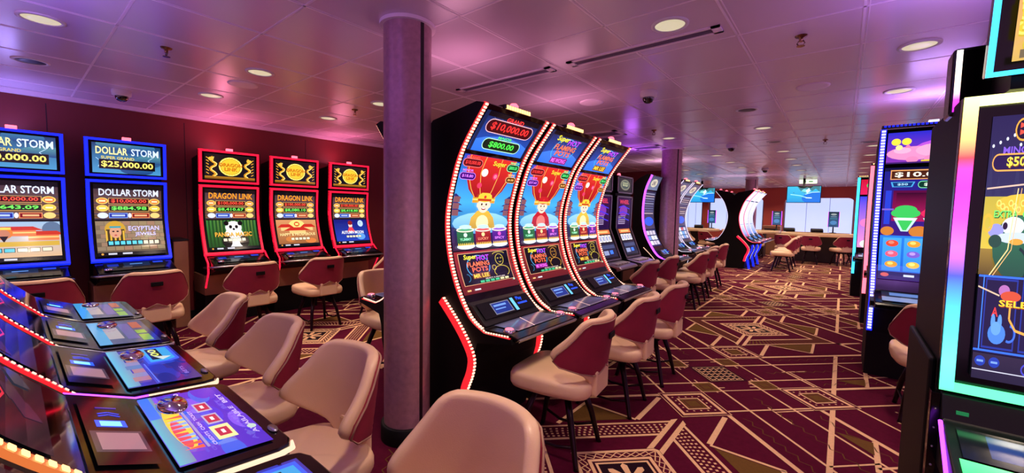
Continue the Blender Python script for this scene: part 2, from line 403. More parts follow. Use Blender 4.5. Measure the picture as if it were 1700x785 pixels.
def ceiling():
    mb = MB(); mb.box(XL, XR, YB, YF, CEIL, CEIL+.05, 0)
    x = .03-.6*11
    while x < XR:
        if x > XL:
            mb.box(x-.006, x+.006, YB, YF, CEIL-.0015, CEIL, 1); mb.box(x+.016, x+.022, YB, YF, CEIL-.0012, CEIL, 1)
        x += .6
    y = -.12-.6*5
    while y < YF:
        mb.box(XL, XR, y-.007, y+.007, CEIL-.0015, CEIL, 1); y += .6
    struct(mb.build('ceiling', ['ceil', 'seam']))
ceiling()
def walls():
    mb = MB(); mb.box(XL-.1, XL, YB, YF, 0, CEIL, 0)
    for y in (-2.3, -.95, .3, 1.43, 2.9, 4.3, 5.6, 6.9, 8.2, 9.5, 11, 12.5, 14, 15.5, 17, 18.5): mb.box(XL, XL+.003, y-.004, y+.004, 0, CEIL-.1, 1)
    struct(mb.build('wall_left', ['wall', 'joint']))
    mb = MB(); mb.box(XL, XL+.045, YB, YF, CEIL-.05, CEIL-.002, 0); struct(mb.build('trim_1', ['seam']))
    mb = MB(); mb.box(XL, XL+.02, YB, YF, 0, .1, 0); struct(mb.build('baseboard_left', ['dark']))
    # far wall with window openings
    wins = [(-6.0, -5.0), (-4.75, -2.6), (-1.9, .33), (1.1, 3.3)]
    mb = MB(); z0, z1 = .72, 2.13
    mb.box(XL, XR, YF, YF+.12, 0, z0, 0); mb.box(XL, XR, YF, YF+.12, z1, CEIL, 0)
    xs = [XL]+[x for w_ in wins for x in w_]+[XR]
    for a, b in zip(xs[::2], xs[1::2]): mb.box(a, b, YF, YF+.12, z0, z1, 0)
    for a, b in wins:      # rounded upper corners
        for sx, x in ((1, a), (-1, b)):
            for i in range(5):
                t0, t1 = i*PI/10, (i+1)*PI/10; R = .22
                p = [(x, z1), (x+sx*R*(1-math.sin(t0)), z1-R*(1-math.cos(t0))), (x+sx*R*(1-math.sin(t1)), z1-R*(1-math.cos(t1)))]
                vs = [(q[0], YF, q[1]) for q in p]+[(q[0], YF+.12, q[1]) for q in p]
                mb.add(vs, [(0, 1, 2), (3, 5, 4), (1, 4, 5, 2)], 0)
    struct(mb.build('wall_far', ['wallfar']))
    for i, (a, b) in enumerate(wins):
        r = struct(thing('window_%d' % (i+1), '', 'window', ((a+b)/2, YF+.1, z0)))
        del r['label']; del r['category']
        hw = (b-a)/2
        mb = MB(); mb.box(-hw-.02, hw+.02, .1, .12, -.02, z1-z0+.02, 0)
        for k in (-.33, .33): mb.box(k*hw-.01, k*hw+.01, .095, .1, 0, z1-z0, 1)
        mb.build('roller_blind', ['blind', 'blindj'], r)
        mb = MB(); mb.box(-hw, -hw+.05, -.02, .1, 0, z1-z0, 0); mb.box(hw-.05, hw, -.02, .1, 0, z1-z0, 0); mb.build('window_frame', ['silver'], r)
    mb = MB(); mb.box(XL, XR, YF-.02, YF, 0, .1, 0); struct(mb.build('baseboard_far', ['dark']))
    mb = MB(); mb.box(XL, -3.3, 10.9, 11.0, 0, CEIL, 0)
    mb.box(XL+.1, -3.35, 10.897, 10.9, .1, .12, 1); struct(mb.build('wall_partition', ['wall', 'joint']))
walls()

def pillar(x, y, r, label):
    t = thing('round_pillar', label, 'pillar', (x, y, 0), 0)
    mb = MB(); mb.lathe([(r, .105), (r, CEIL-.02)], 40, 0); mb.build('shaft', ['pillar'], t)
    mb = MB(); a = math.atan2(-y, -x)+.62; ca, sa = math.cos(a), math.sin(a); m4 = Matrix.Rotation(a, 4, 'Z')
    mb.box(r-.012, r+.0015, -.011, .011, .11, CEIL-.022, 0, m4); mb.build('joint_slot', ['slot'], t)
    mb = MB(); mb.lathe([(r+.02, 0), (r+.02, .1), (r+.012, .105)], 40, 0); mb.build('base_ring', ['matte'], t)
    mb = MB(); mb.lathe([(r+.022, CEIL-.022), (r+.022, CEIL-.001)], 40, 0); mb.build('ceiling_ring', ['seam'], t)
pillar(-2.105, 1.57, .142, 'mottled bronze round pillar beside the tall curved slot machines, nearest pillar')
pillar(-2.36, 7.3, .165, 'dark bronze round pillar behind the row of stools, middle distance')
pillar(-2.28, 14.75, .17, 'distant reddish round pillar rising behind the C-shaped machines')

# ---------------------------------------------------------------- ceiling fittings
def downlight(x, y, on, label, vis=True):
    t = thing('ceiling_downlight', label, 'ceiling light', (x, y, CEIL), 0, 'recessed ceiling downlights' if on else 'dark ceiling fittings')
    mb = MB(); mb.lathe([(.105, 0), (.105, -.006), (.085, -.009), (.082, 0)], 28, 0); mb.build('trim_ring', ['white'], t)
    mb = MB(); mb.lathe([(.083, -.0015), (.083, -.004), (.04, -.0045), (.001, -.005)], 28, 0); mb.build('lamp' if on else 'black_cover', ['lampd' if on else 'lampoff'], t)
    if on:
        l = D.lights.new('spot', 'SPOT'); l.energy = LAMP_W; l.color = (1, .77, .58); l.spot_size = 2.1; l.spot_blend = .8; l.shadow_soft_size = .07
        o = D.objects.new('spot_lamp', l); COL.objects.link(o); o.parent = t; o.location = (0, 0, -.02)
    return t
lit = [(-3.83,.18,'second ceiling downlight over the nearest left machines, large at the top left'),(-3.82,1.37,'round lit downlight left of the nearest pillar'),
 (-5.03,1.35,'small lit downlight above the panda slot machine'),(-5.05,2.57,'small lit downlight above the far red-lit slot machine'),
 (-3.88,2.55,'downlight half hidden behind the nearest pillar'),(-.85,2.49,'big lit downlight beside the long ceiling vent'),
 (.32,3.72,'lit downlight in front of the rainbow-lit machine on the right'),(.32,4.94,'lit downlight above the pig slot machine'),
 (-2.06,6.19,'lit downlight in front of the middle pillar')]
for x, y, lb in lit: downlight(x, y, True, lb)
k = 0
for y in (8.5, 9.75, 11.0, 12.3, 13.6, 14.9, 16.2, 17.6, 19.0):  # farthest row is added to wash the far wall with light
    for x in (-4.6, -3.2, -1.92, -.86, .32):
        if y < 11.2 and x < -3.3: continue
        downlight(x, y, True, 'tiny lit downlight in the far part of the ceiling'); k += 1
for x, y in ((-.86, -.8), (.9, 1.2), (.9, -1.2), (2.2, 2.4), (-2.6, -1.0), (2.2, 5.5), (2.2, 9), (2.2, 13), (-.85, 6.1), (-3.6, 4.6), (-4.6, 6.5), (-5.03, 3.9), (-1.0, 1.0), (-5.03, -.9)):
    downlight(x, y, True, 'recessed ceiling downlight outside the picture')
for x, y, lb in ((-5.03,.17,'black round ceiling fitting at the far left'),(-.85,4.96,'black round ceiling fitting in the middle of the aisle, nearest of its line'),(-.86,7.34,'black round ceiling fitting in the middle of the aisle, farther one'),(.25,8.05,'black round ceiling fitting near the pig slot machine top')):
    downlight(x, y, False, lb)
for x, y, lb in ((-2.04,3.77,'white round speaker plate on the ceiling above the curved machines'),(-.26,4.38,'white round speaker plate on the ceiling over the aisle'),(-4.33,1.41,'white round speaker plate on the ceiling left of the pillar')):
    t = thing('ceiling_speaker', lb, 'speaker', (x, y, CEIL), 0)
    mb = MB(); mb.lathe([(.12, 0), (.118, -.006), (.1, -.008)], 32, 0); mb.build('speaker_grille', ['seam'], t)
for x, y, lb in ((-5.57,.76,'white dome camera above the blue-lit machines'),(-1.44,3.73,'white dome camera in the middle of the ceiling, nearest one'),(-1.44,7.3,'white dome camera right of the middle pillar'),(-1.5,11.39,'small dome camera above the far C-shaped machines')):
    t = thing('dome_camera', lb, 'security camera', (x, y, CEIL), 0)
    mb = MB(); mb.lathe([(.072, 0), (.076, -.02), (.072, -.05), (.058, -.058)], 24, 0); mb.build('camera_housing', ['white'], t)
    mb = MB(); mb.lathe([(.052, -.055), (.05, -.075), (.036, -.098), (.015, -.108), (.001, -.11)], 20, 0); mb.build('smoked_dome', ['smoke'], t)
for x, y, lb in ((-3.79,.76,'brass fire sprinkler left of the nearest pillar'),(-.26,3.12,'brass fire sprinkler over the aisle, nearest one on the right'),(-4.36,2.53,'small sprinkler above the red-lit machines'),(-2.03,5.5,'small sprinkler in front of the middle pillar'),(-.26,7.54,'small sprinkler over the far aisle')):
    t = thing('fire_sprinkler', lb, 'sprinkler', (x, y, CEIL), 0)
    mb = MB(); mb.lathe([(.035, 0), (.03, -.008), (.012, -.012), (.010, -.035)], 16, 0)
    mb.tube([(.012, 0, -.03), (.02, 0, -.045), (.008, 0, -.06)], .004, 6); mb.tube([(-.012, 0, -.03), (-.02, 0, -.045), (-.008, 0, -.06)], .004, 6); mb.build('sprinkler_body', ['brass'], t)
    mb = MB(); mb.lathe([(.022, -.06), (.022, -.063)], 12, 0); mb.build('deflector', ['brass'], t)
def vent(x0, x1, y, wd, lb, along='x'):
    t = thing('ceiling_vent', lb, 'air vent', ((x0+x1)/2, y, CEIL), 0 if along == 'x' else PI/2)
    h = (x1-x0)/2; mb = MB(); mb.box(-h, h, -wd, -wd*.6, -.008, 0); mb.box(-h, h, wd*.6, wd, -.008, 0); mb.box(-h, -h+.05, -wd, wd, -.008, 0); mb.box(h-.05, h, -wd, wd, -.008, 0); mb.build('vent_frame', ['seam'], t)
    mb = MB(); mb.box(-h+.05, h-.05, -wd*.6, wd*.6, -.003, -.001); 
    for i in range(3): mb.box(-h+.05, h-.05, -wd*.4+i*wd*.4-.003, -wd*.4+i*wd*.4+.003, -.007, -.003)
    mb.build('louvre', ['vent'], t)
vent(-1.66, -.62, 2.71, .055, 'long narrow ceiling vent beside the big downlight')
vent(-2.84, -1.81, 2.71, .055, 'long narrow ceiling vent nearer the pillar')
vent(-2.95, -2.45, 5.4, .2, 'pale square ceiling grille above the slim silver machines')
vent(-2.9, -2.4, 6.9, .2, 'pale square ceiling grille next to the middle pillar')

# ================================================================ STOOLS
def make_stool():
    t = thing('casino_stool', 'x', 'stool', (0, 0, 0))
    # seat cushion
    mb = MB(); rows = []
    def sup(a, rx, ry, e=.36):
        c, s_ = math.cos(a), math.sin(a); return rx*abs(c)**e*(1 if c > 0 else -1), ry*abs(s_)**e*(1 if s_ > 0 else -1)
    for (k, z) in ((.02, .400), (.84, .400), (.96, .408), (1, .43), (1, .475), (.97, .495), (.88, .506), (.5, .512), (.02, .512)):
        r = []
        for i in range(33):
            x, y = sup(2*PI*i/32, (.24+.0)*k, .25*k); r.append((x*(1-.12*(y < 0)*abs(y)/.235), y, z-(.012 if y < -.1 and z > .45 else 0)))
        rows.append(r)
    mb.grid(rows); mb.build('seat', ['cream'], t)
    R, y0 = .24, -.245
    T = [0, .08, .16, .24, .32, .4, .5, .62, .75, .87, .95, 1]
    HW = [.10, .115, .15, .23, .33, .365, .35, .305, .262, .232, .208, .16]
    def pt(i, s, o, sc=1, T_=None, HW_=None):
        tt = (T_ or T)[i]; hw = (HW_ or HW)[i]*sc; a = s*hw/R; z = .47+.395*tt; lean = -.055*tt
        fl = .012*math.sin(min(1, tt)*PI)
        return ((R+o)*math.sin(a), y0+lean+R-(R+o)*math.cos(a)-fl*0, z+.012*(abs(s)**2)*(tt > .3)*(1-tt)*3)
    S_ = [-1+k/7 for k in range(15)]
    inner = [[pt(i, s, -.022) for s in S_] for i in range(len(T))]; outer = [[pt(i, s, .022) for s in S_] for i in range(len(T))]
    mb = MB(); mb.grid(inner); mb.grid([r[::-1] for r in outer])
    n, m = len(T), len(S_)
    mid = lambda p, q, e: tuple((a+b)/2 for a, b in zip(p, q))
    for i in range(n-1):
        mb.add([inner[i][0], inner[i+1][0], outer[i+1][0], outer[i][0]], [(0, 1, 2, 3)], 0, True)
        mb.add([inner[i][-1], outer[i][-1], outer[i+1][-1], inner[i+1][-1]], [(0, 1, 2, 3)], 0, True)
    for j in range(m-1):
        mb.add([inner[-1][j], inner[-1][j+1], outer[-1][j+1], outer[-1][j]], [(0, 1, 2, 3)], 0, True)
        mb.add([inner[0][j], outer[0][j], outer[0][j+1], inner[0][j+1]], [(0, 1, 2, 3)], 0, True)
    b = mb.build('backrest', ['cream'], t, sub=1)
    # weld for smooth subdivision
    import bmesh
    bm = bmesh.new(); bm.from_mesh(b.data); bmesh.ops.remove_doubles(bm, verts=bm.verts, dist=1e-5); bmesh.ops.recalc_face_normals(bm, faces=bm.faces); bm.to_mesh(b.data); bm.free()
    # crimson outer panel with notch
    T2 = [.17, .24, .32, .4, .5, .62, .75, .87, .94]; HW2 = [.11, .20, .295, .33, .315, .272, .235, .205, .165]
    def pz(i, s, o):
        tt = T2[i]
        if i == 0: tt += .10*(1-min(1, abs(s)*1.6))
        if i == 1: tt += .045*(1-min(1, abs(s)*1.6))
        a = s*HW2[i]/R; return ((R+o)*math.sin(a), y0-.055*tt+R-(R+o)*math.cos(a), .47+.395*tt)
    o1 = [[pz(i, s, .030) for s in S_] for i in range(len(T2))]; o0 = [[pz(i, s, .018) for s in S_] for i in range(len(T2))]
    mb = MB(); mb.grid([r[::-1] for r in o1]); mb.grid(o0)
    n = len(T2)
    ed = [o1[i][0] for i in range(n)]+o1[-1][1:]+[o1[i][-1] for i in range(n-2, -1, -1)]+o1[0][::-1][1:]
    ed0 = [o0[i][0] for i in range(n)]+o0[-1][1:]+[o0[i][-1] for i in range(n-2, -1, -1)]+o0[0][::-1][1:]
    for i in range(len(ed)): j = (i+1) % len(ed); mb.add([ed[i], ed[j], ed0[j], ed0[i]], [(0, 1, 2, 3)], 0)
    pn = mb.build('back_panel', ['crimson'], b); pn['label'] = 'crimson velvet back panel'
    mb = MB(); mb.tube([tuple(x) for x in ed+[ed[0]]], .0042, 5); mb.build('piping', ['piping'], b)
    mb = MB(); zc = .47+.395*.72; yy = y0-.055*.72-.0335
    mb.box(-.042, .042, yy-.006, yy+.002, zc-.018, zc+.018); mb.build('pull_handle', ['matte'], b, bevel=.004)
    mb = MB(); mb.box(-.10, .10, -.275, -.222, .41, .56); mb.build('stem', ['cream'], t, bevel=.012)
    mb = MB(); mb.box(-.15, .15, -.15, .15, .375, .407); mb.build('seat_plate', ['matte'], t)
    for sx in (-1, 1):
        for sy in (-1, 1):
            mb = MB(); mb.tube([(sx*.10, sy*.10, .385), (sx*.15, sy*.155, .2), (sx*.175, sy*.195, .02), (sx*.178, sy*.2, 0)], [.022, .019, .015, .017], 8); mb.build('leg', ['leg'], t)
    for sx in (-1, 1):
        mb = MB(); mb.tube([(sx*.165, -.17, .12), (sx*.15, -.06, .085), (sx*.15, .06, .085), (sx*.165, .17, .12)], .009, 8); mb.build('footrest', ['leg'], t)
    return t
stool0 = make_stool(); stool_used = [False]
def stool(x, y, rz, label, group=None):
    if not stool_used[0]:
        stool_used[0] = True; stool0.location = (x, y, 0); stool0.rotation_euler = (0, 0, rz); stool0['label'] = label
        if group: stool0['group'] = group
        return stool0
    return dup(stool0, label, (x, y, 0), rz, group)
FX, FNY, FNX = PI/2, PI, -PI/2      # stool facing -x, -y, +x
g = 'stools at the curved machines beside the pillar'
stool(-1.30, 2.10, FX+.12, 'cream stool with crimson back at the nearest tall curved slot machine right of the pillar', g)
stool(-1.30, 2.86, FX+.08, 'cream stool with crimson back at the middle one of the three tall curved machines', g)
stool(-1.30, 3.55, FX+.04, 'cream stool with crimson back at the farthest of the three tall curved machines', g)
g = 'stools showing their cream inner backs in the foreground'
stool(-.79, .65, FNY+.02, 'large cream stool back at the bottom centre, closest to the viewer', g)
stool(-1.57, .65, FNY+.02, 'cream stool pushed to the deck with the purple display, left of the pillar foot', g)
stool(-2.25, .65, FNY+.02, 'pinkish cream stool second from the far end of the foreground row', g)
stool(-3.07, .66, FNY-.05, 'cream stool at the far left end of the foreground row', g)
g = 'stools at the machines on the left wall'
stool(-4.93, .12, FX, 'stool with crimson back at the far left blue-lit slot machine, cut by the picture edge', g)
stool(-4.90, .80, FX, 'stool with crimson back in front of the Egyptian blue-lit slot machine', g)
stool(-4.93, 1.62, FX, 'stool with crimson back in front of the panda slot machine', g)
stool(-4.93, 2.36, FX, 'stool with crimson back in front of the middle red-lit slot machine', g)
stool(-4.85, 3.18, FX+.35, 'stool with crimson back turned slightly, at the blue moon slot machine beside the pillar', g)
stool(-3.15, 2.18, FNX, 'cream stool half hidden behind the nearest pillar', g)
g = 'stools along the middle row'
for y, lb in ((4.95, 'cream stool at the first slim silver slot machine'), (5.72, 'cream stool left of the middle pillar, at the second slim silver machine'),
              (6.62, 'cream stool just right of the middle pillar foot'), (7.3, 'second stool right of the middle pillar'), (8.05, 'third stool right of the middle pillar'), (8.85, 'farthest stool of the middle row, next to the C-shaped machines')):
    stool({7.3: -1.9, 6.62: -1.86}.get(y, -2.03), y+(.05 if y == 7.3 else 0), FX+.06, lb, g)
g = 'stools beside the C-shaped machines'
for y, lb in ((12.55, 'stool at the white-screened C-shaped machine, nearest one'), (13.3, 'second stool at the white-screened C-shaped machines'), (14.0, 'farthest stool at the white-screened C-shaped machines')):
    stool(-1.18, y, FX+.1, lb, g)
stool(-3.4, 12.9, FNX, 'cream stool on the left side of the C-shaped machines', g)
stool(.57, 4.12, 0, 'stool with crimson back at the pig slot machine, cut by the rainbow-lit machine', 'stools at the right-hand machines')

# ================================================================ SLOT MACHINES
def dollar(A, t, a, b, c, d, col, edge=None): return A.text(t, a, b, c, d, col, edge)
def icons(A, u0, v0, u1, v1, n, cols, dark=(10,20,30)):
    w_ = (u1-u0)/n
    for i in range(n):
        A.rect(u0+i*w_+w_*.06, v0, u0+(i+1)*w_-w_*.06, v1, dark); A.rect(u0+i*w_+w_*.12, v0+(v1-v0)*.12, u0+(i+1)*w_-w_*.12, v1-(v1-v0)*.12, cols[i % len(cols)])
def bars(A, title, tcol, tcol2, r, g_, top=.02):
    A.rect(0, 0, 1, .5, (52,40,60), (120,84,50)); A.rect(0, 0, 1, .06, (8,8,14))
    A.text(title, .07, .055, .95, .15, tcol, tcol2)
    for j in range(9): A.rect(.0, .17+j*.036, 1, .19+j*.036, (88,62,40) if j % 2 else (70,56,70))
    for (v, t_, cc, bb) in ((.18, r, (255,80,60), (60,8,8)), (.28, g_, (110,240,90), (8,30,10))):
        A.rect(.20, v, .80, v+.082, (210,160,90)); A.rect(.21, v+.006, .79, v+.076, bb); A.text(t_, .24, v+.014, .76, v+.068, cc)
        for x in (.115, .885): A.ell(x, v+.041, .085, .044, (250,200,90)); A.ell(x, v+.041, .066, .033, (220,110,50) if v < .2 else (240,190,60)); A.rect(x-.045, v+.03, x+.045, v+.052, (255,236,180))
    A.rect(.20, .385, .47, .455, (120,170,255)); A.rect(.21, .392, .46, .448, (26,40,150)); A.rect(.53, .385, .80, .455, (255,150,90)); A.rect(.54, .392, .79, .448, (120,20,20))
    A.rect(.24, .407, .43, .433, (170,190,255)); A.rect(.57, .407, .76, .433, (255,170,120)); A.ell(.5, .42, .026, .034, (230,220,255))
    for x in (.115, .885): A.ell(x, .42, .075, .04, (210,220,255) if x < .5 else (255,200,120))
    A.rect(0, .475, 1, .5, (6,6,8))
def footer(A):
    A.rect(0, .95, 1, 1, (10,12,22)); A.rect(.14, .962, .26, .985, (200,200,215)); A.rect(.34, .962, .48, .985, (200,200,215)); A.circ(.06, .974, .018, (220,150,60))
def art_ds_top(amount, sg):
    A = Art(1.75); A.rect(0, 0, 1, 1, (14,50,96), (66,140,190))
    for i in range(7): A.ell(random.random(), random.random(), .25, .16, (30+i*8, 90+i*8, 150), (20,60,120))
    A.line([(.9,.35),(.8,.5),(.86,.6),(.7,.8)], .008, (190,225,255)); A.line([(.05,.5),(.12,.62),(.08,.8)], .008, (190,225,255))
    A.text('DOLLAR', .05, .12, .50, .37, (240,232,160), (30,50,90), .0); A.text('STORM', .55, .12, .97, .37, (205,220,245), (30,50,90))
    A.text(sg, .12, .43, .12+.032*len(sg)*1.35, .53, (220,200,90)); A.rect(.09, .54, .91, .86, (4,6,12)); A.text(amount, .12, .59, .88, .82, (246,230,110), (90,70,10)); return A
def lower_palace(A):
    A.rect(0, .5, 1, .95, (150,180,210), (210,170,130)); A.ell(.9, .6, .12, .1, (90,110,140))
    for x, y, s_ in ((.2, .6, .26), (.8, .62, .26), (.5, .56, .3)):
        A.poly([(x-s_, y+.05), (x-s_*.6, y), (x+s_*.6, y), (x+s_, y+.05)], (190,50,30)); A.rect(x-s_*.7, y+.05, x+s_*.7, y+.12, (222,120,70)); A.rect(x-s_*.7, y+.07, x+s_*.7, y+.085, (250,200,120))
    A.ell(.35, .64, .1, .075, (216,120,40)); A.ell(.35, .66, .07, .06, (190,120,90)); A.poly([(.3,.68),(.4,.68),(.35,.76)], (30,20,20)); A.rect(.27,.57,.43,.6,(240,200,80))
    A.rect(.02, .75, .98, .81, (200,160,60)); icons(A, .05, .83, .9, .885, 6, [(90,190,210),(90,190,210),(90,190,210),(240,220,190),(240,220,190),(240,220,190)])
def lower_egypt(A):
    A.rect(0, .5, 1, .95, (122,104,84), (96,80,64))
    for j in range(7):
        for i in range(8): A.rect(i*.125+.003+(j % 2)*.06, .505+j*.06, i*.125+.118+(j % 2)*.06, .505+j*.06+.054, (136+(i*7+j*11) % 22, 116+(i*5) % 14, 94))
    A.ell(.27, .62, .15, .12, (196,150,50)); A.rect(.14, .62, .4, .78, (70,54,30)); 
    for i in range(5): A.rect(.13+i*.06, .64, .155+i*.06, .79, (216,170,60))
    A.ell(.27, .66, .085, .085, (208,150,120)); A.rect(.19, .575, .35, .6, (40,150,170)); A.ell(.24, .65, .018, .01, (30,20,30)); A.ell(.30, .65, .018, .01, (30,20,30)); A.ell(.27, .705, .02, .008, (180,40,60))
    A.text('EGYPTIAN', .46, .575, .93, .645, (206,196,240), (60,40,100)); A.text('JEWELS', .55, .665, .87, .73, (206,196,240), (60,40,100))
    A.rect(.14, .78, .92, .86, (20,24,30)); icons(A, .15, .785, .91, .85, 9, [(90,200,220)]*6+[(240,220,190)]*3)
def lower_panda(A):
    A.rect(0, .5, 1, .95, (20,70,30), (30,60,24))
    for i in range(15): A.rect(i*.068, .5, i*.068+.034, .95, (50+i*9 % 40, 120, 50), (26,70,30)); 
    A.ell(.52, .8, .2, .2, (240,240,240)); A.ell(.52, .62, .165, .105, (244,244,244)); A.ell(.38, .55, .05, .04, (10,10,12)); A.ell(.66, .55, .05, .04, (10,10,12)); A.ell(.46, .61, .032, .03, (14,14,16)); A.ell(.58, .61, .032, .03, (14,14,16)); A.ell(.52, .65, .025, .018, (14,14,16))
    A.ell(.36, .86, .1, .1, (12,12,14)); A.ell(.70, .86, .1, .1, (12,12,14))
    A.text('PANDA MAGIC', .14, .70, .88, .775, (240,170,60), (60,20,0)); icons(A, .28, .80, .74, .86, 5, [(240,225,190)])
def lower_temple(A):
    A.rect(0, .5, 1, .95, (206,140,90), (150,90,50)); A.ell(.5, .6, .2, .1, (250,210,120))
    for x, y, s_ in ((.22,.6,.2), (.78,.6,.2), (.5,.66,.34)): A.poly([(x-s_, y+.04), (x-s_*.5, y-.02), (x+s_*.5, y-.02), (x+s_, y+.04)], (190,40,30)); A.rect(x-s_*.6, y+.04, x+s_*.6, y+.1, (240,190,120))
    A.ell(.5, .58, .07, .045, (200,60,30)); A.rect(.46,.56,.54,.6,(250,220,120)); A.text('HAPPY & PROSPEROUS', .06, .745, .94, .80, (250,220,150), (120,30,10)); A.ell(.3,.86,.12,.05,(200,120,60)); A.ell(.8,.9,.14,.05,(210,120,60)); icons(A, .3, .83, .78, .885, 5, [(240,225,190)])
def lower_moon(A):
    A.rect(0, .5, 1, .95, (14,20,110), (30,60,170)); A.circ(.8, .585, .085, (180,205,245)); A.circ(.78, .575, .03, (150,180,230))
    A.ell(.48, .62, .06, .055, (236,200,190)); A.ell(.48, .57, .07, .045, (130,24,30)); A.poly([(.36,.76),(.43,.66),(.53,.66),(.6,.76)], (220,60,80)); A.ell(.75,.86,.14,.07,(90,150,220))
    A.text('AUTUMN MOON', .18, .735, .86, .80, (240,240,255), (10,10,60)); icons(A, .3, .83, .76, .88, 5, [(240,225,190)])
def art_dl_top():
    A = Art(1.6); A.rect(0, 0, 1, 1, (12,10,10), (20,18,30))
    for sx in (-1, 1):
        pts = [(.5+sx*(.34+.06*math.sin(k*1.4)), .12+k*.085) for k in range(10)]
        A.line(pts, .05, (214,146,30)); A.line([(p[0]+.02, p[1]) for p in pts], .016, (255,226,130))
        for k in range(6): A.line([(.5+sx*.42, .2+k*.12), (.5+sx*.47, .14+k*.12)], .016, (230,160,50))
        A.ell(.5+sx*.38, .2, .055, .07, (236,180,60))
    A.rect(0, .88, 1, 1, (180,120,30), (60,30,10))
    A.circ(.5, .47, .235, (250,226,90)); A.circ(.5, .47, .205, (176,110,10)); A.circ(.5, .47, .195, (236,190,50))
    for k in range(24):
        a = 2*PI*k/24; A.circ(.5+.215*math.cos(a), .47+.215*1.6*math.sin(a), .012, (255,244,150))
    A.text('DRAGON', .27, .33, .73, .47, (214,120,20), (90,30,0)); A.text('LINK', .37, .50, .63, .64, (214,120,20), (90,30,0)); return A
def art_main(title, tc, te, r, g_, low):
    A = Art(.8); bars(A, title, tc, te, r, g_); low(A); footer(A); return A

def make_wall_machine(name, label, loc, light, top_art, main_art, group):
    """upright twin-monitor machine, local +y = towards the player, screens face +y"""
    t = thing(name, label, 'slot machine', loc, -PI/2, group); W = .315
    # cabinet body behind the monitors
    mb = MB(); mb.prism([(-.42, .6), (-.42, 2.02), (-.07, 2.06), (-.07, 1.68), (-.08, 1.26), (0, .86), (.02, .78), (.38, .74), (.38, .69), (.0, .6)], -W+.03, W-.03); mb.build('cabinet', ['matte'], t, bevel=.006)
    mb = MB(); mb.box(-.29, .29, -.42, -.02, 0, .36, 1); mb.box(-.30, .30, -.42, .02, .36, .6, 0); mb.build('base_cabinet', ['woodc', 'matte'], t, bevel=.006)
    # topper monitor
    P1 = [(.02, 2.10), (0, 1.715)]; P2 = smoothp([(0, 1.68), (-.02, 1.45), (-.01, 1.26), (.05, 1.05), (.13, .86)], 3)
    for nm, P_, art, e in (('top_monitor', P1, top_art, .030), ('main_monitor', P2, main_art, .030)):
        mb = MB(); mb.ribbon(P_, -W, W, .07); mon = mb.build(nm, ['matte'], t, bevel=.006)
        S = arc(P_); L = S[-1]
        mb = MB()
        for x0, x1 in ((-W, -W+.026), (W-.026, W)):
            q = [(p[0]+.004, p[1]) for p in P_]; mb.ribbon(q, x0, x1, .05)
        for s0, s1 in ((0, .024), (L-.024, L)):
            q = [(p[0]+.004, p[1]) for p in sub_prof(P_, s0, s1)]; mb.ribbon(q, -W+.026, W-.026, .05)
        mb.build('light_frame', [light], mon)
        art.build('screen', mon, P_, .045, L-.04, W-.05, -W+.05)
    # status lamp on top
    mb = MB(); mb.box(-.035, .035, -.03, .0, 2.10, 2.135); mb.build('candle_lamp', ['redp'], t, bevel=.004)
    # button deck
    mb = MB(); mb.prism([(.06, .80), (.16, .835), (.40, .765), (.42, .735), (.36, .70), (.06, .70)], -.30, .30); dk = mb.build('button_deck', ['black'], t, bevel=.01)
    PD = [(.17, .836), (.38, .775)]
    A = Art(2.4); A.rect(0, 0, 1, 1, (8,10,20)); A.rect(.30, .1, .72, .6, (16,34,66)); A.rect(.40, .25, .60, .33, (90,140,220)); A.rect(.05, .2, .22, .5, (20,40,150)); A.rect(.78, .1, .95, .3, (30,60,200)); A.build('deck_display', dk, PD, 0, .2, .24, -.24)
    mb = MB(); mb.lathe([(.03, 0), (.03, .012), (.02, .016), (.001, .016)], 16, 0, (.22, .35, .79)); mb.build('play_button', ['chrome'], dk)
    mb = MB(); mb.tube([(-.31, .06, .70), (-.31, .40, .735), (-.27, .435, .742), (.27, .435, .742), (.31, .40, .735), (.31, .06, .70)], .012, 8); mb.build('deck_rail', ['silver'], dk)
    if light == 'red':
        for sx in (-1, 1):
            mb = MB(); mb.tube([(sx*.318, .13, .87), (sx*.318, .25, .77), (sx*.318, .25, .66), (sx*.314, .12, .47)], .010, 6); mb.build('neon_line', ['red'], t)
    return t
g = 'machines along the left wall'
random.seed(3)
make_wall_machine('slot_machine', 'blue-lit slot machine with palace picture at the far left, cut by the picture edge', (-5.9, .06, 0), 'blue', art_ds_top('$10,000.00', 'SUPER GRAND'), art_main('DOLLAR STORM', (214,220,240), (30,40,90), '$10,000.00', '$643.09', lower_palace), g)
make_wall_machine('slot_machine', 'blue-lit slot machine with an Egyptian queen on its lower screen', (-5.9, .83, 0), 'blue', art_ds_top('$25,000.00', 'SUPER GRAND'), art_main('DOLLAR STORM', (214,220,240), (30,40,90), '$10,000.00', '$884.98', lower_egypt), g)
make_wall_machine('slot_machine', 'red-lit slot machine with a panda on its lower screen', (-5.9, 1.76, 0), 'red', art_dl_top(), art_main('DRAGON LINK', (240,150,40), (110,20,0), '$100,000.00', '$8,410.67', lower_panda), g)
make_wall_machine('slot_machine', 'middle red-lit slot machine with a temple on its lower screen', (-5.9, 2.53, 0), 'red', art_dl_top(), art_main('DRAGON LINK', (240,150,40), (110,20,0), '$100,000.00', '$8,080.10', lower_temple), g)
make_wall_machine('slot_machine', 'red-lit slot machine with a moon on a blue lower screen, nearest the pillar', (-5.9, 3.33, 0), 'red', art_dl_top(), art_main('DRAGON LINK', (240,150,40), (110,20,0), '$100,000.00', '$8,418.80', lower_moon), g)

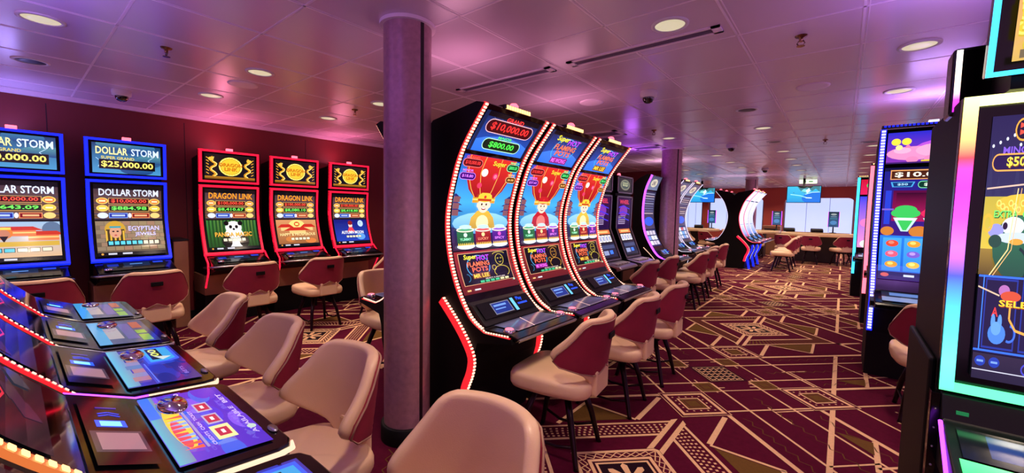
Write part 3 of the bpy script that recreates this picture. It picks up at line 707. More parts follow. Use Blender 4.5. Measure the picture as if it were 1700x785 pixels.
# ---- tall curved machines
CURVE = smoothp([(.33, 2.07), (.14, 1.83), (.05, 1.62), (0, 1.4), (.02, 1.17), (.10, .95), (.22, .78), (.35, .71)], 4)
def beads(mb, prof, x0, x1, pitch, mi=0, fill=.55, h=.008):
    S = arc(prof); n = int(S[-1]/pitch)
    for i in range(n):
        s0 = (i+.5-fill/2)*pitch; s1 = s0+fill*pitch; a, b = at_s(prof, S, s0), at_s(prof, S, s1)
        l = math.hypot(b[0]-a[0], b[1]-a[1]); ny, nz = -(b[1]-a[1])/l*h, (b[0]-a[0])/l*h
        vs = [(x, *p) for x in (x0, x1) for p in (a, b, (b[0]+ny, b[1]+nz), (a[0]+ny, a[1]+nz))]
        mb.add(vs, [(0,1,2,3), (4,7,6,5), (3,2,6,7), (0,4,5,1), (1,5,6,2), (0,3,7,4)], mi)
def logo(A, u0, v0, u1, v1, who):
    w_, h_ = u1-u0, v1-v0; f = lambda a, b, c, d: (u0+a*w_, v0+b*h_, u0+c*w_, v0+d*h_)
    A.ring(u0+.5*w_, v0+.5*h_, w_*.42, h_*.44, .012, (70,170,230))
    A.text('Super', *f(.02, .0, .48, .24), (250,236,60), (90,60,0), .05); A.text('HOT', *f(.48, .06, .95, .27), (190,70,255), (50,0,90))
    A.text('FLAMING', *f(.1, .30, .92, .49), (250,120,80), (90,20,10)); A.text('POTS', *f(.24, .52, .82, .71), (255,110,70), (90,20,10))
    A.rect(*f(.2, .76, .84, .98), (120,60,20) if 'LEE' in who else (120,20,110)); A.text(who, *f(.24, .79, .80, .95), (255,210,70) if 'LEE' in who else (250,110,250))
def pots_top(kind, who):
    A = Art(2.0); A.rect(0, 0, 1, 1, (20,22,60), (24,80,190)); A.ell(.5, 1.05, .62, .5, (60,120,225), (40,110,230))
    for i in range(6): A.line([(.05+.17*i, 0), (.9-.12*i, 1)], .003, (90,110,160))
    A.rect(0, 0, 1, .12, (6,6,16)); A.rect(0,0,.05,1,(16,30,70)); A.rect(.95,0,1,1,(12,16,50))
    if kind:
        A.text('GRAND', .36, .05, .66, .16, (250,60,60), (120,0,0)); A.pill(.10, .17, .90, .48, (60,6,16), (255,190,200), .009); A.text('$10,000.00', .17, .22, .83, .43, (255,50,50), (120,0,0))
        A.text('MAJOR', .38, .54, .62, .63, (90,240,120), (0,70,20)); A.pill(.18, .64, .82, .90, (10,30,20), (190,250,200), .009); A.text('$800.00', .28, .69, .72, .86, (80,250,80), (0,80,10))
    else: logo(A, .18, .1, .82, .97, who)
    return A
def pots_main(who, robe, amt):
    A = Art(.78)
    A.rect(0, 0, 1, .5, (20,60,180), (70,170,235)); A.rect(0, .5, 1, .8, (70,170,235), (20,40,120)); A.rect(0, .76, 1, 1, (26,34,90), (60,30,60))
    for x, s_ in ((.02, .16), (.98, .16)):
        for j in range(3): A.poly([(x-s_+j*.03, .60-j*.07), (x, .55-j*.07), (x+s_-j*.03, .60-j*.07)], (40,40,110)); A.rect(x-.08, .58-j*.07, x+.08, .64-j*.07, (130,80,90))
    # lantern
    A.poly([(.08,0),(.92,0),(.90,.20),(.80,.36),(.66,.46),(.34,.46),(.20,.36),(.10,.20)], (216,44,36), (150,20,30))
    for a_, b_, c_ in ((.36, .34, .44), (.64, .66, .56), (.10, .13, .34), (.90, .87, .66)): A.line([(a_, 0), (b_, .18), ((b_+c_)/2, .35), (c_, .46)], .012, (240,170,80))
    A.rect(.30, .44, .70, .50, (216,150,40)); A.rect(.30, .455, .70, .47, (255,220,120))
    A.text('Super', .50, .03, .74, .10, (250,220,60), (120,30,0), .03); A.circ(.40, .17, .055, (250,244,230)); A.circ(.60, .2, .05, (220,40,90)); A.circ(.6, .2, .03, (250,120,150)); A.circ(.36, .31, .04, (230,60,100))
    for (a, b, c, d, bc, ec, tc, tx) in ((.0, .045, .32, .12, (90,10,20), (255,120,120), (255,60,60), '$10,000.00'), (.0, .19, .26, .255, (60,10,110), (200,130,255), (220,120,255), amt),
                                      (.76, .045, 1.0, .12, (10,50,30), (150,255,180), (80,240,120), '$800.00'), (.80, .19, 1.0, .25, (90,40,10), (255,200,130), (255,190,100), '$6.00')):
        A.pill(a+.01, b, c-.01, d, bc, ec, .008); A.text(tx, a+.04, b+.015, c-.04, d-.015, tc)
    A.text('GRAND', .03, .01, .24, .035, (255,90,80)); A.text('MINOR', .03, .15, .2, .175, (210,120,255)); A.text('MAJOR', .8, .01, .97, .035, (120,250,160)); A.text('MINI', .83, .15, .95, .175, (255,190,120))
    # glow, figure
    A.ell(.5, .72, .5, .12, (150,210,240), (90,160,230)); 
    A.poly([(.26,.78),(.30,.66),(.40,.585),(.60,.585),(.70,.66),(.74,.78)], robe, tuple(int(x*.8) for x in robe)); A.ell(.5, .72, .11, .09, (255,236,170) if robe[1] > 100 else (240,120,110))
    A.ell(.5, .52, .105, .088, (248,214,190)); A.ell(.4, .52, .025, .03, (248,214,190)); A.ell(.6, .52, .025, .03, (248,214,190))
    A.poly([(.37,.475),(.385,.41),(.44,.385),(.56,.385),(.615,.41),(.63,.475),(.5,.49)], (244,200,60) if robe[1] > 100 else (190,30,40)); A.rect(.38, .45, .62, .475, (190,60,30) if robe[1] > 100 else (255,190,90)); A.circ(.5, .43, .022, (220,40,40))
    for x in (.46, .54): A.ell(x, .512, .014, .012, (40,20,20))
    A.ell(.5, .558, .04, .018, (150,20,30)); A.ell(.5, .553, .035, .009, (250,240,235))
    # pots
    for x, bc, tc, tx in ((.20, (20,110,60), (150,250,190), 'YUMMY'), (.5, (170,30,30), (255,150,110), 'LUCKY'), (.80, (90,30,150), (230,130,255), 'SPICY')):
        A.ell(x, .965, .15, .03, (220,240,255)); A.rect(x-.135, .79, x+.135, .955, bc, tuple(int(c*.7) for c in bc)); A.ell(x, .79, .145, .02, (240,220,200)); A.ell(x, .79, .12, .013, tuple(min(255, c+60) for c in bc))
        A.circ(x, .845, .03, (255,220,150) if x == .5 else (210,240,220) if x < .5 else (240,90,200)); A.text(tx, x-.095, .877, x+.095, .905, tc)
        for k in range(9): A.poly([(x-.135+k*.03, .955), (x-.12+k*.03, .925), (x-.105+k*.03, .955)], (255,200,90))
        A.ring(x, .79, .142, .02, .012, (255,236,210)); A.ell(x, .76, .1, .022, (190,230,250))
    return A
def pots_low(who, body):
    A = Art(1.5); A.rect(0, 0, 1, 1, (150,40,44), (96,24,30)); A.rect(.055, .045, .955, .80, (240,180,130)); A.rect(.063, .057, .947, .79, (8,8,16))
    logo(A, .13, .08, .60, .68, who); A.ring(.05+.08, .62, .05, .09, .01, (40,120,160), a0=-1.5, a1=1.5)
    G = (214,190,70) if 'LEE' in who else (214,150,60)
    A.ring(.76, .27, .075, .14, .009, G); A.ring(.76, .13, .11, .05, .009, G, a0=PI, a1=2*PI); A.ring(.76, .57, .14, .14, .009, G, a0=PI*.8, a1=PI*2.3); A.line([(.74,.32),(.76,.35),(.79,.32)], .008, G); A.ring(.63, .46, .035, .06, .008, G)
    A.ring(.73, .24, .012, .014, .006, G, 8); A.ring(.79, .24, .012, .014, .006, G, 8)
    A.text('SELECT A FEATURE', .42, .68, .78, .71, (230,210,200)); 
    for i in range(6): A.rect(.32+i*.09, .725, .39+i*.09, .775, (60,190,130) if i < 4 else (240,220,160))
    A.rect(.06, .90, .12, .935, (250,190,120)); A.rect(.18, .90, .28, .935, (220,220,230)); A.circ(.93, .82, .018, (190,240,200)); return A
def make_curved(label, loc, rz, group, arts, prof=None, bead='bead', base='beadr', strips=(1, -1), deck_art=None, zs=(2.045, 1.825, 1.80, 1.175, 1.165, .895), w_=.335, back=-.2, topper=True, side_glow='beadr', sw=.032):
    prof = prof or CURVE
    t = thing('curved_slot_machine', label, 'slot machine', loc, rz, group)
    front = [p for p in prof]; bk = back
    zt = prof[0][1]
    poly = front+[(.56, .715), (.57, .69), (.30, .64), (.27, .56), (.26, .45), (.22, .3), (.18, 0), (bk, 0), (bk, zt-.12), (bk+.08, zt-.05), (prof[0][0]-.06, zt+.015)]
    mb = MB(); mb.prism(poly, -w_, w_); 
    nb = mb.build('cabinet', ['matte'], t)
    # bezel / dark curved glass
    mb = MB(); q = [(p[0]+.002, p[1]) for p in prof]; mb.ribbon(q, -w_+.04, w_-.04, .01); mb.build('curved_glass', ['glass'], t)
    S = arc(prof); xs = w_-.052
    names = ('top_screen', 'main_screen', 'lower_screen')
    for nm, A, (a, b) in zip(names, arts, ((zs[0], zs[1]), (zs[2], zs[3]), (zs[4], zs[5]))):
        if A: A.build(nm, t, prof, z2s(prof, a), z2s(prof, b), xs, -xs)
    # edge light strips
    dk = prof+[(.44, .715), (.54, .72)]
    for sx in strips:
        x0, x1 = sorted((sx*(w_-.004-sw), sx*(w_-.004)))
        mb = MB(); mb.ribbon([(p[0]+.006, p[1]) for p in dk], x0, x1, .012, 0); mb2 = MB(); beads(mb2, [(p[0]+.008, p[1]+.002) for p in dk], x0+.006, x1-.006, .021)
        st = mb.build('edge_strip', [base], t); mb2.build('bead_lights', [bead], st)
    # top brow light
    if topper:
        mb = MB(); mb.box(-.13, .13, prof[0][0]-.10, prof[0][0]-.01, zt+.005, zt+.035, 0); tp = mb.build('topper', ['black'], t, bevel=.006)
        mb = MB()
        for i in range(10): mb.box(-.125+i*.025, -.108+i*.025, prof[0][0]-.012, prof[0][0]-.006, zt+.008, zt+.03, 0)
        mb.build('topper_lights', ['amber'], tp)
        mb = MB(); mb.lathe([(.03, zt+.03), (.032, zt+.05), (.02, zt+.065), (.001, zt+.07)], 14, 0, (0, prof[0][0]-.05, 0)); mb.build('candle_lamp', ['redp'], t)
    # control panel and deck
    PC = [(prof[-1][0]-.16, .835), (prof[-1][0]-.03, .742)]
    mb = MB(); mb.prism([(.14, .86), (.20, .845), (.30, .755), (.33, .735), (.25, .70)], -w_+.05, w_-.05); cp = mb.build('control_panel', ['dark'], t, bevel=.008)
    PC = [(.205, .846), (.295, .763)]
    A = Art(4.4); A.rect(0, 0, 1, 1, (10,10,14)); A.rect(.22, .15, .58, .9, (120,120,140)); A.rect(.235, .2, .565, .85, (30,50,130)); A.rect(.26, .3, .5, .42, (110,150,230)); A.rect(.26, .55, .46, .62, (110,150,230)); A.rect(.62, .1, .68, .95, (110,200,255)); A.text('Play', .74, .1, .86, .4, (40,90,255)); A.rect(.72, .5, .92, .62, (40,80,250)); A.build('player_display', cp, PC, 0, .12, w_-.08, -w_+.08)
    mb = MB(); mb.prism([(.31, .732), (.54, .738), (.60, .722), (.585, .70), (.31, .69)], -w_+.015, w_-.015); dk_ = mb.build('button_deck', ['black'], t, bevel=.008)
    A = deck_art or Art(2.6).rect(0, 0, 1, 1, (70,62,84), (92,80,104)).rect(.05, .1, .95, .9, (84,74,98), (60,54,80)).line([(.55, 0), (.35, 1)], .012, (255,200,190)); A.build('deck_display', dk_, [(.345, .7335), (.535, .7385)], 0, .19, w_-.1, -w_+.1)
    for sx in (-1, 1):
        mb = MB(); mb.lathe([(.036, 0), (.036, .010), (.026, .016), (.001, .017)], 20, 0, (sx*(w_-.06), .50, .738)); bt = mb.build('round_button', ['chrome'], dk_)
        mb = MB(); mb.lathe([(.026, .0165), (.024, .019), (.001, .0195)], 20, 0, (sx*(w_-.06), .50, .738)); mb.build('button_cap', ['redp'], bt)
    mb = MB(); mb.prism([(.602, .722), (.612, .715), (.60, .70)], -w_+.02, w_-.02); mb.build('deck_trim', ['silver'], dk_)
    # slanted side light line of the lower cabinet
    LOW = smoothp([(.0, .88), (.12, .77), (.22, .66), (.285, .55), (.275, .44), (.23, .33), (.2, .2)], 3)
    for sx in (strips if len(strips) < 2 else (1,)):
        x0, x1 = sorted((sx*w_, sx*(w_+.018)))
        mb = MB(); mb.ribbon(LOW, x0, x1, .05); ls = mb.build('side_strip', [side_glow], t)
        mb = MB(); beads(mb, LOW, x0, x1, .022, 0, .5, .006); mb.build('side_beads', ['bead' if bead != 'whitel' else 'whitel'], ls)
    mb = MB(); mb.box(-.05, .05, .285, .292, .58, .61); mb.build('bill_slot', ['silver'], t, bevel=.003)
    return t
g = 'tall curved slot machines beside the pillar'
PX = -1.98
make_curved('tall curved slot machine showing GRAND and MAJOR amounts on top, nearest the pillar', (PX, 2.10, 0), -PI/2, g, (pots_top(1, 'MR LEE'), pots_main('MR LEE', (230,180,60), '$18.80'), pots_low('MR LEE', 0)), strips=(1, -1))
make_curved('tall curved slot machine in the middle of three, red-robed figure on its screen', (PX, 2.815, 0), -PI/2, g, (pots_top(0, 'MS WONG'), pots_main('MS WONG', (196,30,44), '$37.60'), pots_low('MS WONG', 0)), strips=(1, -1))
make_curved('tall curved slot machine farthest from the pillar, yellow-robed figure on its screen', (PX, 3.53, 0), -PI/2, g, (pots_top(0, 'MR LEE'), pots_main('MR LEE', (236,190,70), '$15.20'), pots_low('MR LEE', 0)), strips=(1, -1))
for y, lb in ((2.10, 'dark back of the machine standing back to back with the nearest curved one'), (2.815, 'machine standing back to back with the middle curved one'), (3.53, 'machine standing back to back with the farthest curved one')):
    make_curved(lb, (-2.42, y, 0), PI/2, 'machines facing the left wall behind the curved row', (None, None, None))

# near-left bank: screens face +y, only decks and lower screens visible
NEARP = smoothp([(-.08, 2.0), (-.11, 1.75), (-.12, 1.45), (-.08, 1.2), (.03, 1.01), (.14, .88), (.22, .80), (.35, .735)], 4)
def deck_purple(v=0):
    A = Art(1.75)
    if v == 2:
        A.rect(0, 0, 1, 1, (60,80,120), (40,50,90)); A.rect(0, 0, 1, .2, (60,140,190)); A.rect(.2, .2, .8, .45, (150,140,150)); A.rect(.15, .5, .85, .7, (70,70,140)); A.rect(.05, .72, .3, .9, (110,150,60)); A.rect(.35, .72, .5, .9, (110,150,60)); A.rect(.6, .72, .9, .9, (150,70,60)); return A
    A.rect(0, 0, 1, 1, (96,60,190), (70,40,180)) if v == 0 else A.rect(0, 0, 1, 1, (60,60,140), (40,30,120))
    random.seed(5+v)
    for i in range(16):
        c = random.choice([(120,80,215), (84,50,190), (150,100,220), (70,50,200), (60,90,210)]) if v == 0 else random.choice([(40,50,160), (60,50,150), (30,40,130)])
        A.ell(random.random(), .2+.8*random.random(), .14, .12, c)
    A.rect(0, 0, 1, .16, (90,170,190), (110,130,160)); 
    if v == 0:
        A.rect(.62, .0, 1, .12, (60,110,220)); A.ell(.45, .22, .32, .11, (236,190,60)); A.ell(.35, .2, .2, .07, (230,70,80))
        for k in range(14): A.poly([(.12+k*.055, .32), (.14+k*.055, .12), (.16+k*.055, .32)], random.choice([(250,190,60), (240,90,60), (120,160,220)]))
        A.rect(.1, .33, .85, .36, (150,140,190))
        A.text('CREDITS  CASH  TICKET', .1, .4, .62, .44, (200,180,240)); 
        for i in range(3):
            x = .18+i*.2; e = .02 if i == 0 else 0
            A.rect(x-.02-e, .5-e, x+.13+e, .68+e, (230,220,150) if i == 0 else (170,160,190)); A.rect(x, .52, x+.11, .66, (176,40,66)); A.rect(x+.03, .57, x+.08, .61, (250,220,220))
        A.text('$50.00', .7, .4, .95, .47, (220,200,250)); A.text('AVAILABLE', .1, .86, .55, .92, (190,170,230)); A.circ(.2, .9, .03, (180,200,190)); A.text('BET', .62, .86, .8, .92, (200,180,240))
    else:
        for i in range(6): A.rect(.1+.1*i, .12+.03*(i % 3), .2+.1*i, .34, random.choice([(130,120,150), (90,110,150), (160,110,110)]))
        A.rect(.0, .38, .5, .40, (90,110,240)); A.poly([(.48,.45),(.97,.45),(.97,.95),(.55,.95),(.5,.8)], (60,90,240)); A.poly([(.52,.5),(.94,.5),(.94,.9),(.58,.9),(.53,.75)], (60,150,210)); A.rect(.58, .55, .92, .74, (20,26,30)); A.text("00", .68, .58, .9, .71, (214,220,90)); A.poly([(.56,.7),(.68,.6),(.64,.86)], (190,200,200)); A.text('BETS', .1, .8, .3, .86, (110,100,200))
    return A
def make_near(label, x, v, rail='creaml', frame_mat='beadr', bead='bead'):
    frame_mat = 'strip_amber' if bead == 'amber' else frame_mat
    t = thing('curved_slot_machine', label, 'slot machine', (x, -.08, 0), 0, 'foreground bank seen from its deck side'); w_ = .33
    poly = NEARP+[(.58, .70), (.55, .66), (.3, .6), (.22, 0), (-.35, 0), (-.35, 1.95)]
    MB().prism(poly, -w_, w_).build('cabinet', ['matte'], t)
    q = [(p[0]+.002, p[1]) for p in NEARP]; MB().ribbon(q, -w_+.03, w_-.03, .01).build('curved_glass', ['glass'], t)
    A = Art(.6); A.rect(0, 0, 1, 1, (10,9,16), (22,16,26)); random.seed(int(v)+9)
    for i in range(14): x0 = random.random(); y0 = .2+.8*random.random(); A.poly([(x0, y0), (x0+.2, y0-.03), (x0+.22, y0+.01), (x0+.02, y0+.04)], random.choice([(50,30,50), (36,34,60), (60,26,36), (40,50,64)]))
    A.rect(.05, .42, .95, .55, (70,40,50)); A.rect(.1, .44, .9, .53, (120,90,70)); A.line([(.05, .7), (.3, .66), (.6, .72), (.95, .64)], .012, (80,60,220)); A.line([(.05,.86),(.5,.9),(.95,.84)], .01, (200,40,60))
    A.build('main_screen', t, NEARP, z2s(NEARP, 1.9), z2s(NEARP, .90), w_-.06, -w_+.06)
    edge = NEARP[:-2]
    for sx in (1,):
        wd = .036 if bead == 'amber' else .022
        x0, x1 = sorted((sx*(w_+.008-wd), sx*(w_+.008))); mb = MB(); mb.ribbon([(p[0]+.006, p[1]) for p in edge], x0, x1, .02)
        st = mb.build('edge_strip', [frame_mat], t); mb = MB(); beads(mb, [(p[0]+.007, p[1]) for p in edge], x0+.006, x1-.006, .02 if wd < .03 else .026, 0, .55, .003); mb.build('bead_lights', [bead], st)
    # deck: card panel then tilted display
    mb = MB(); rr = .05; pts = [(-w_, .17), (w_, .17), (w_, .60-rr), (w_-.015, .60-.015), (w_-rr, .60), (-w_+rr, .60), (-w_+.015, .60-.015), (-w_, .60-rr)]
    zt = lambda y: .845-(y-.17)*.45 if y < .34 else .7685-(y-.34)*.09
    pts2 = []
    for p in [(-w_, .17), (w_, .17), (w_, .34), (w_, .55), (w_-.015, .585), (w_-.05, .60), (-w_+.05, .60), (-w_+.015, .585), (-w_, .55), (-w_, .34)]: pts2.append(p)
    n = len(pts2); vs = [(x_, y_, zt(y_)) for x_, y_ in pts2]+[(x_, y_, zt(y_)-.05) for x_, y_ in pts2]
    mb.add(vs, [(0, 1, 2, 9), (2, 3, 4, 5, 6, 7, 8, 9)]+[(i, i+n, (i+1) % n+n, (i+1) % n) for i in range(n)]+[tuple(range(n, 2*n))[::-1]])
    dk = mb.build('button_deck', ['black'], t, bevel=.006)
    PD = [(.335, .7716), (.585, .7466)]
    deck_purple(v).build('deck_display', dk, PD, 0, .222, w_-.055, -w_+.055)
    PA = [(.19, .838), (.31, .784)]
    A = Art(4); A.rect(0, 0, 1, 1, (12,10,20)); A.rect(.16, .05, .46, .95, (70,56,70)); A.rect(.19, .15, .43, .88, (150,110,122)); A.rect(.52, .2, .63, .75, (30,90,255)); A.rect(.535, .28, .615, .66, (130,220,255)); A.line([(.70,.3),(.73,.5),(.70,.7)], .012, (30,70,255)); A.line([(.74,.3),(.77,.5),(.74,.7)], .012, (30,70,255)); A.rect(.84,.3,.86,.7,(60,40,160)); A.build('player_panel', dk, PA, 0, .125, w_-.08, -w_+.08)
    mb = MB(); mb.lathe([(.05, 0), (.055, .010), (.045, .018), (.001, .022)], 28, 0, (0, 0, 0)); b = mb.build('spin_button', ['chrome'], dk); b.location = (w_*-.45, .40, .770); b.scale = (1.5, .75, 1); b.location = (-.15, .405, .769)
    mb = MB(); mb.lathe([(.020, 0), (.020, .004), (.001, .0045)], 20, 0); b = mb.build('maker_badge', ['silver'], dk); b.location = (.20, .582, .749); b.scale = (1.3, .6, 1)
    zr = lambda y: zt(y)-.016
    mb = MB(); mb.tube([(w_+.006, .38, zr(.38)), (w_+.006, .47, zr(.47)), (w_+.004, .55, zr(.55)), (w_-.010, .592, zr(.585)), (w_-.05, .606, zr(.6))], [.009, .009, .009, .008, .004], 8); mb.build('light_rail', [rail], dk)
    mb = MB(); mb.tube([(w_+.006, .17, zr(.17)), (w_+.006, .26, zr(.26)), (w_+.006, .34, zr(.34)), (w_+.006, .38, zr(.38))], .009, 8); mb.build('rail_glow', ['violet' if rail == 'creaml' else rail], dk)
    return t
make_near('foreground slot machine at the bottom edge, only its dark deck corner showing', -.86, 1, 'redp')
make_near('foreground slot machine with purple deck display and oval chrome button, nearest full deck', -1.56, 0, 'creaml', 'beadr', 'amber')
make_near('foreground slot machine with blue reflections on its deck, second full deck', -2.26, 1)
make_near('foreground slot machine with dull grey deck display, third full deck', -2.96, 2, 'frame')
make_near('foreground slot machine at the far end of the near-left bank', -3.66, 2, 'frame')

# slim silver-framed machines
def make_slim(label, y):
    t = thing('slim_slot_machine', label, 'slot machine', (-2.52, y, 0), -PI/2, 'slim silver machines left of the middle pillar'); w_ = .27
    P = [(.0, 1.68), (-.01, 1.22), (.17, .80)]
    mb = MB(); mb.prism([(-.02, 1.97), (-.25, 1.97), (-.25, 0), (.1, 0), (.1, .6), (.36, .7), (.36, .74), (.17, .79), (-.03, 1.22), (-.02, 1.7)], -w_, w_); mb.build('cabinet', ['matte'], t, bevel=.006)
    P1 = [(.0, 1.97), (.0, 1.72)]
    for nm, PP, k in (('top_monitor', P1, 0), ('main_monitor', P, 1)):
        mon = MB().ribbon(PP, -w_, w_, .04).build(nm, ['dark'], t); L = arc(PP)[-1]; mb = MB()
        for x0, x1 in ((-w_, -w_+.03), (w_-.03, w_)): mb.ribbon([(p[0]+.012, p[1]) for p in PP], x0, x1, .03)
        for s0, s1 in ((0, .02), (L-.02, L)): mb.ribbon([(p[0]+.012, p[1]) for p in sub_prof(PP, s0, s1)], -w_, w_, .03)
        mb.build('silver_frame', ['silver'], mon)
        A = Art(1.9 if k == 0 else .55)
        if k == 0:
            A.rect(0, 0, 1, 1, (40,40,46)); A.ell(.5, .5, .36, .4, (120,120,104)); A.ell(.5, .5, .28, .3, (70,80,80)); A.text('GOLD', .3, .3, .7, .6, (190,190,150))
        else:
            A.rect(0, 0, 1, .52, (44,12,60), (20,10,60)); A.text('WHEEL', .15, .03, .85, .1, (220,60,90)); A.ell(.45, .22, .3, .1, (120,50,160)); A.rect(.1, .30, .6, .44, (150,130,170))
            for j in range(3): A.line([(.1, .16+j*.1), (.4, .13+j*.1), (.9, .18+j*.1)], .03, (60,50,220))
            for j in range(4): A.rect(.12, .31+j*.032, .58, .325+j*.032, (40,20,60))
            A.rect(.08, .53, .92, .60, (216,110,60)); A.rect(.2, .55, .8, .58, (250,190,120))
            for i in range(4): A.rect(.1+i*.2, .62, .27+i*.2, .73, (236,232,240)); A.rect(.16+i*.2, .64, .22+i*.2, .71, (90,100,170))
            A.rect(.06, .75, .94, .98, (26,30,56)); A.rect(.1, .78, .9, .84, (60,70,110)); A.rect(.5, .87, .7, .93, (60,120,255)); A.rect(.12, .87, .42, .94, (140,150,190))
        A.build('screen', mon, PP, .028, L-.028, w_-.04, -w_+.04)
    mb = MB(); mb.prism([(.17, .79), (.40, .755), (.42, .73), (.36, .7), (.1, .7)], -w_, w_); dk = mb.build('button_deck', ['silver'], t, bevel=.01)
    mb = MB()
    for i in range(5): mb.box(-.2+i*.085, -.14+i*.085, .24, .33, .77, .786)
    mb.build('buttons', ['white'], dk)
    mb = MB(); mb.box(-.2, .2, .1, .103, .45, .6); mb.build('belly_panel', ['amber'], t) if False else mb.build('belly_panel', ['woodc'], t)
    mb = MB(); mb.lathe([(.025, 1.97), (.025, 2.0), (.018, 2.02), (.001, 2.025)], 12, 0, (0, -.1, 0)); mb.build('candle_lamp', ['redp'], t)
    return t
make_slim('slim silver-framed slot machine, left one of the pair', 5.05)
make_slim('slim silver-framed slot machine, right one of the pair beside the purple-lit machine', 5.75)

# purple-lit curved machine and curved ones past the pillar
def reel_arts(seed, blue=False):
    random.seed(seed)
    A0 = Art(2); A0.rect(0, 0, 1, 1, (60,66,90), (110,120,150)); A0.ell(.5, .5, .3, .3, (200,190,170)); A0.text('LINK', .35, .35, .65, .65, (60,40,80))
    A1 = Art(.78); A1.rect(0, 0, 1, 1, (40,40,70), (70,60,90))
    for j in range(9): A1.rect(.08, .05+j*.065, .92, .08+j*.065, random.choice([(130,130,160), (90,90,130), (170,150,160)]))
    A1.ell(.5, .8, .42, .12, (50,90,230))
    A2 = Art(1.5); A2.rect(0, 0, 1, 1, (30,40,90))
    for i in range(3):
        for j in range(3): A2.rect(.1+i*.28, .08+j*.3, .34+i*.28, .32+j*.3, random.choice([(230,230,240), (120,150,220), (200,80,80), (200,190,210)]))
    return A0, A1, A2
g = 'curved machines in the middle row'
make_curved('curved slot machine with a glowing violet edge left of the middle pillar', (-2.50, 6.80, 0), -PI/2, g, reel_arts(1), prof=smoothp([(.08, 2.05), (-.02, 1.80), (-.05, 1.45), (-.01, 1.15), (.10, .92), (.22, .76), (.33, .71)], 4), strips=(1,), sw=.06, w_=.29, bead='violet', base='violet', side_glow='matte', topper=False)
make_curved('curved slot machine right of the middle pillar, nearer one', (-2.72, 8.42, 0), -PI/2, g, reel_arts(2), bead='whitel', base='frame', side_glow='matte')
make_curved('curved slot machine right of the middle pillar, farther one', (-2.72, 9.15, 0), -PI/2, g, reel_arts(3), bead='whitel', base='frame', side_glow='matte')

# far C-shaped back-to-back bank
def white_arts():
    A0 = Art(2); A0.rect(0, 0, 1, 1, (214,210,240)); A1 = Art(.78); A1.rect(0, 0, 1, 1, (214,214,242), (196,200,232)); A1.ell(.5, .3, .3, .2, (224,222,246)); A2 = Art(1.5); A2.rect(0, 0, 1, 1, (190,196,232), (90,110,190)); return A0, A1, A2
g = 'C-shaped machines back to back near the far tables'
for i, (y, lb) in enumerate(((12.58, 'nearest C-shaped machine with a long white curved screen and red edge'), (13.3, 'middle C-shaped machine with a white screen'), (14.02, 'farthest C-shaped machine with a white screen'))):
    t = make_curved(lb, (-2.15, y, 0), -PI/2, g, white_arts(), bead='redp' if i == 0 else 'whitel', base='red' if i == 0 else 'frame', side_glow='red' if i == 0 else 'matte', back=-.13)
    MB().prism([(.30, .0), (.24, .3), (.33, .48), (.36, .68), (.33, .68), (.30, .48), (.20, .3), (.26, 0)], .16, .24).build('blue_light_panel', ['blue'], t)
for i, (y, lb) in enumerate(((12.58, 'nearest dark C-shaped machine turned to the left, thin white edge light'), (13.3, 'middle dark C-shaped machine turned to the left'), (14.02, 'farthest dark C-shaped machine turned to the left'))):
    make_curved(lb, (-2.41, y, 0), PI/2, g, (None, reel_arts(4)[1], None), bead='whitel', base='frame', side_glow='frame' if i == 0 else 'matte', back=-.13)

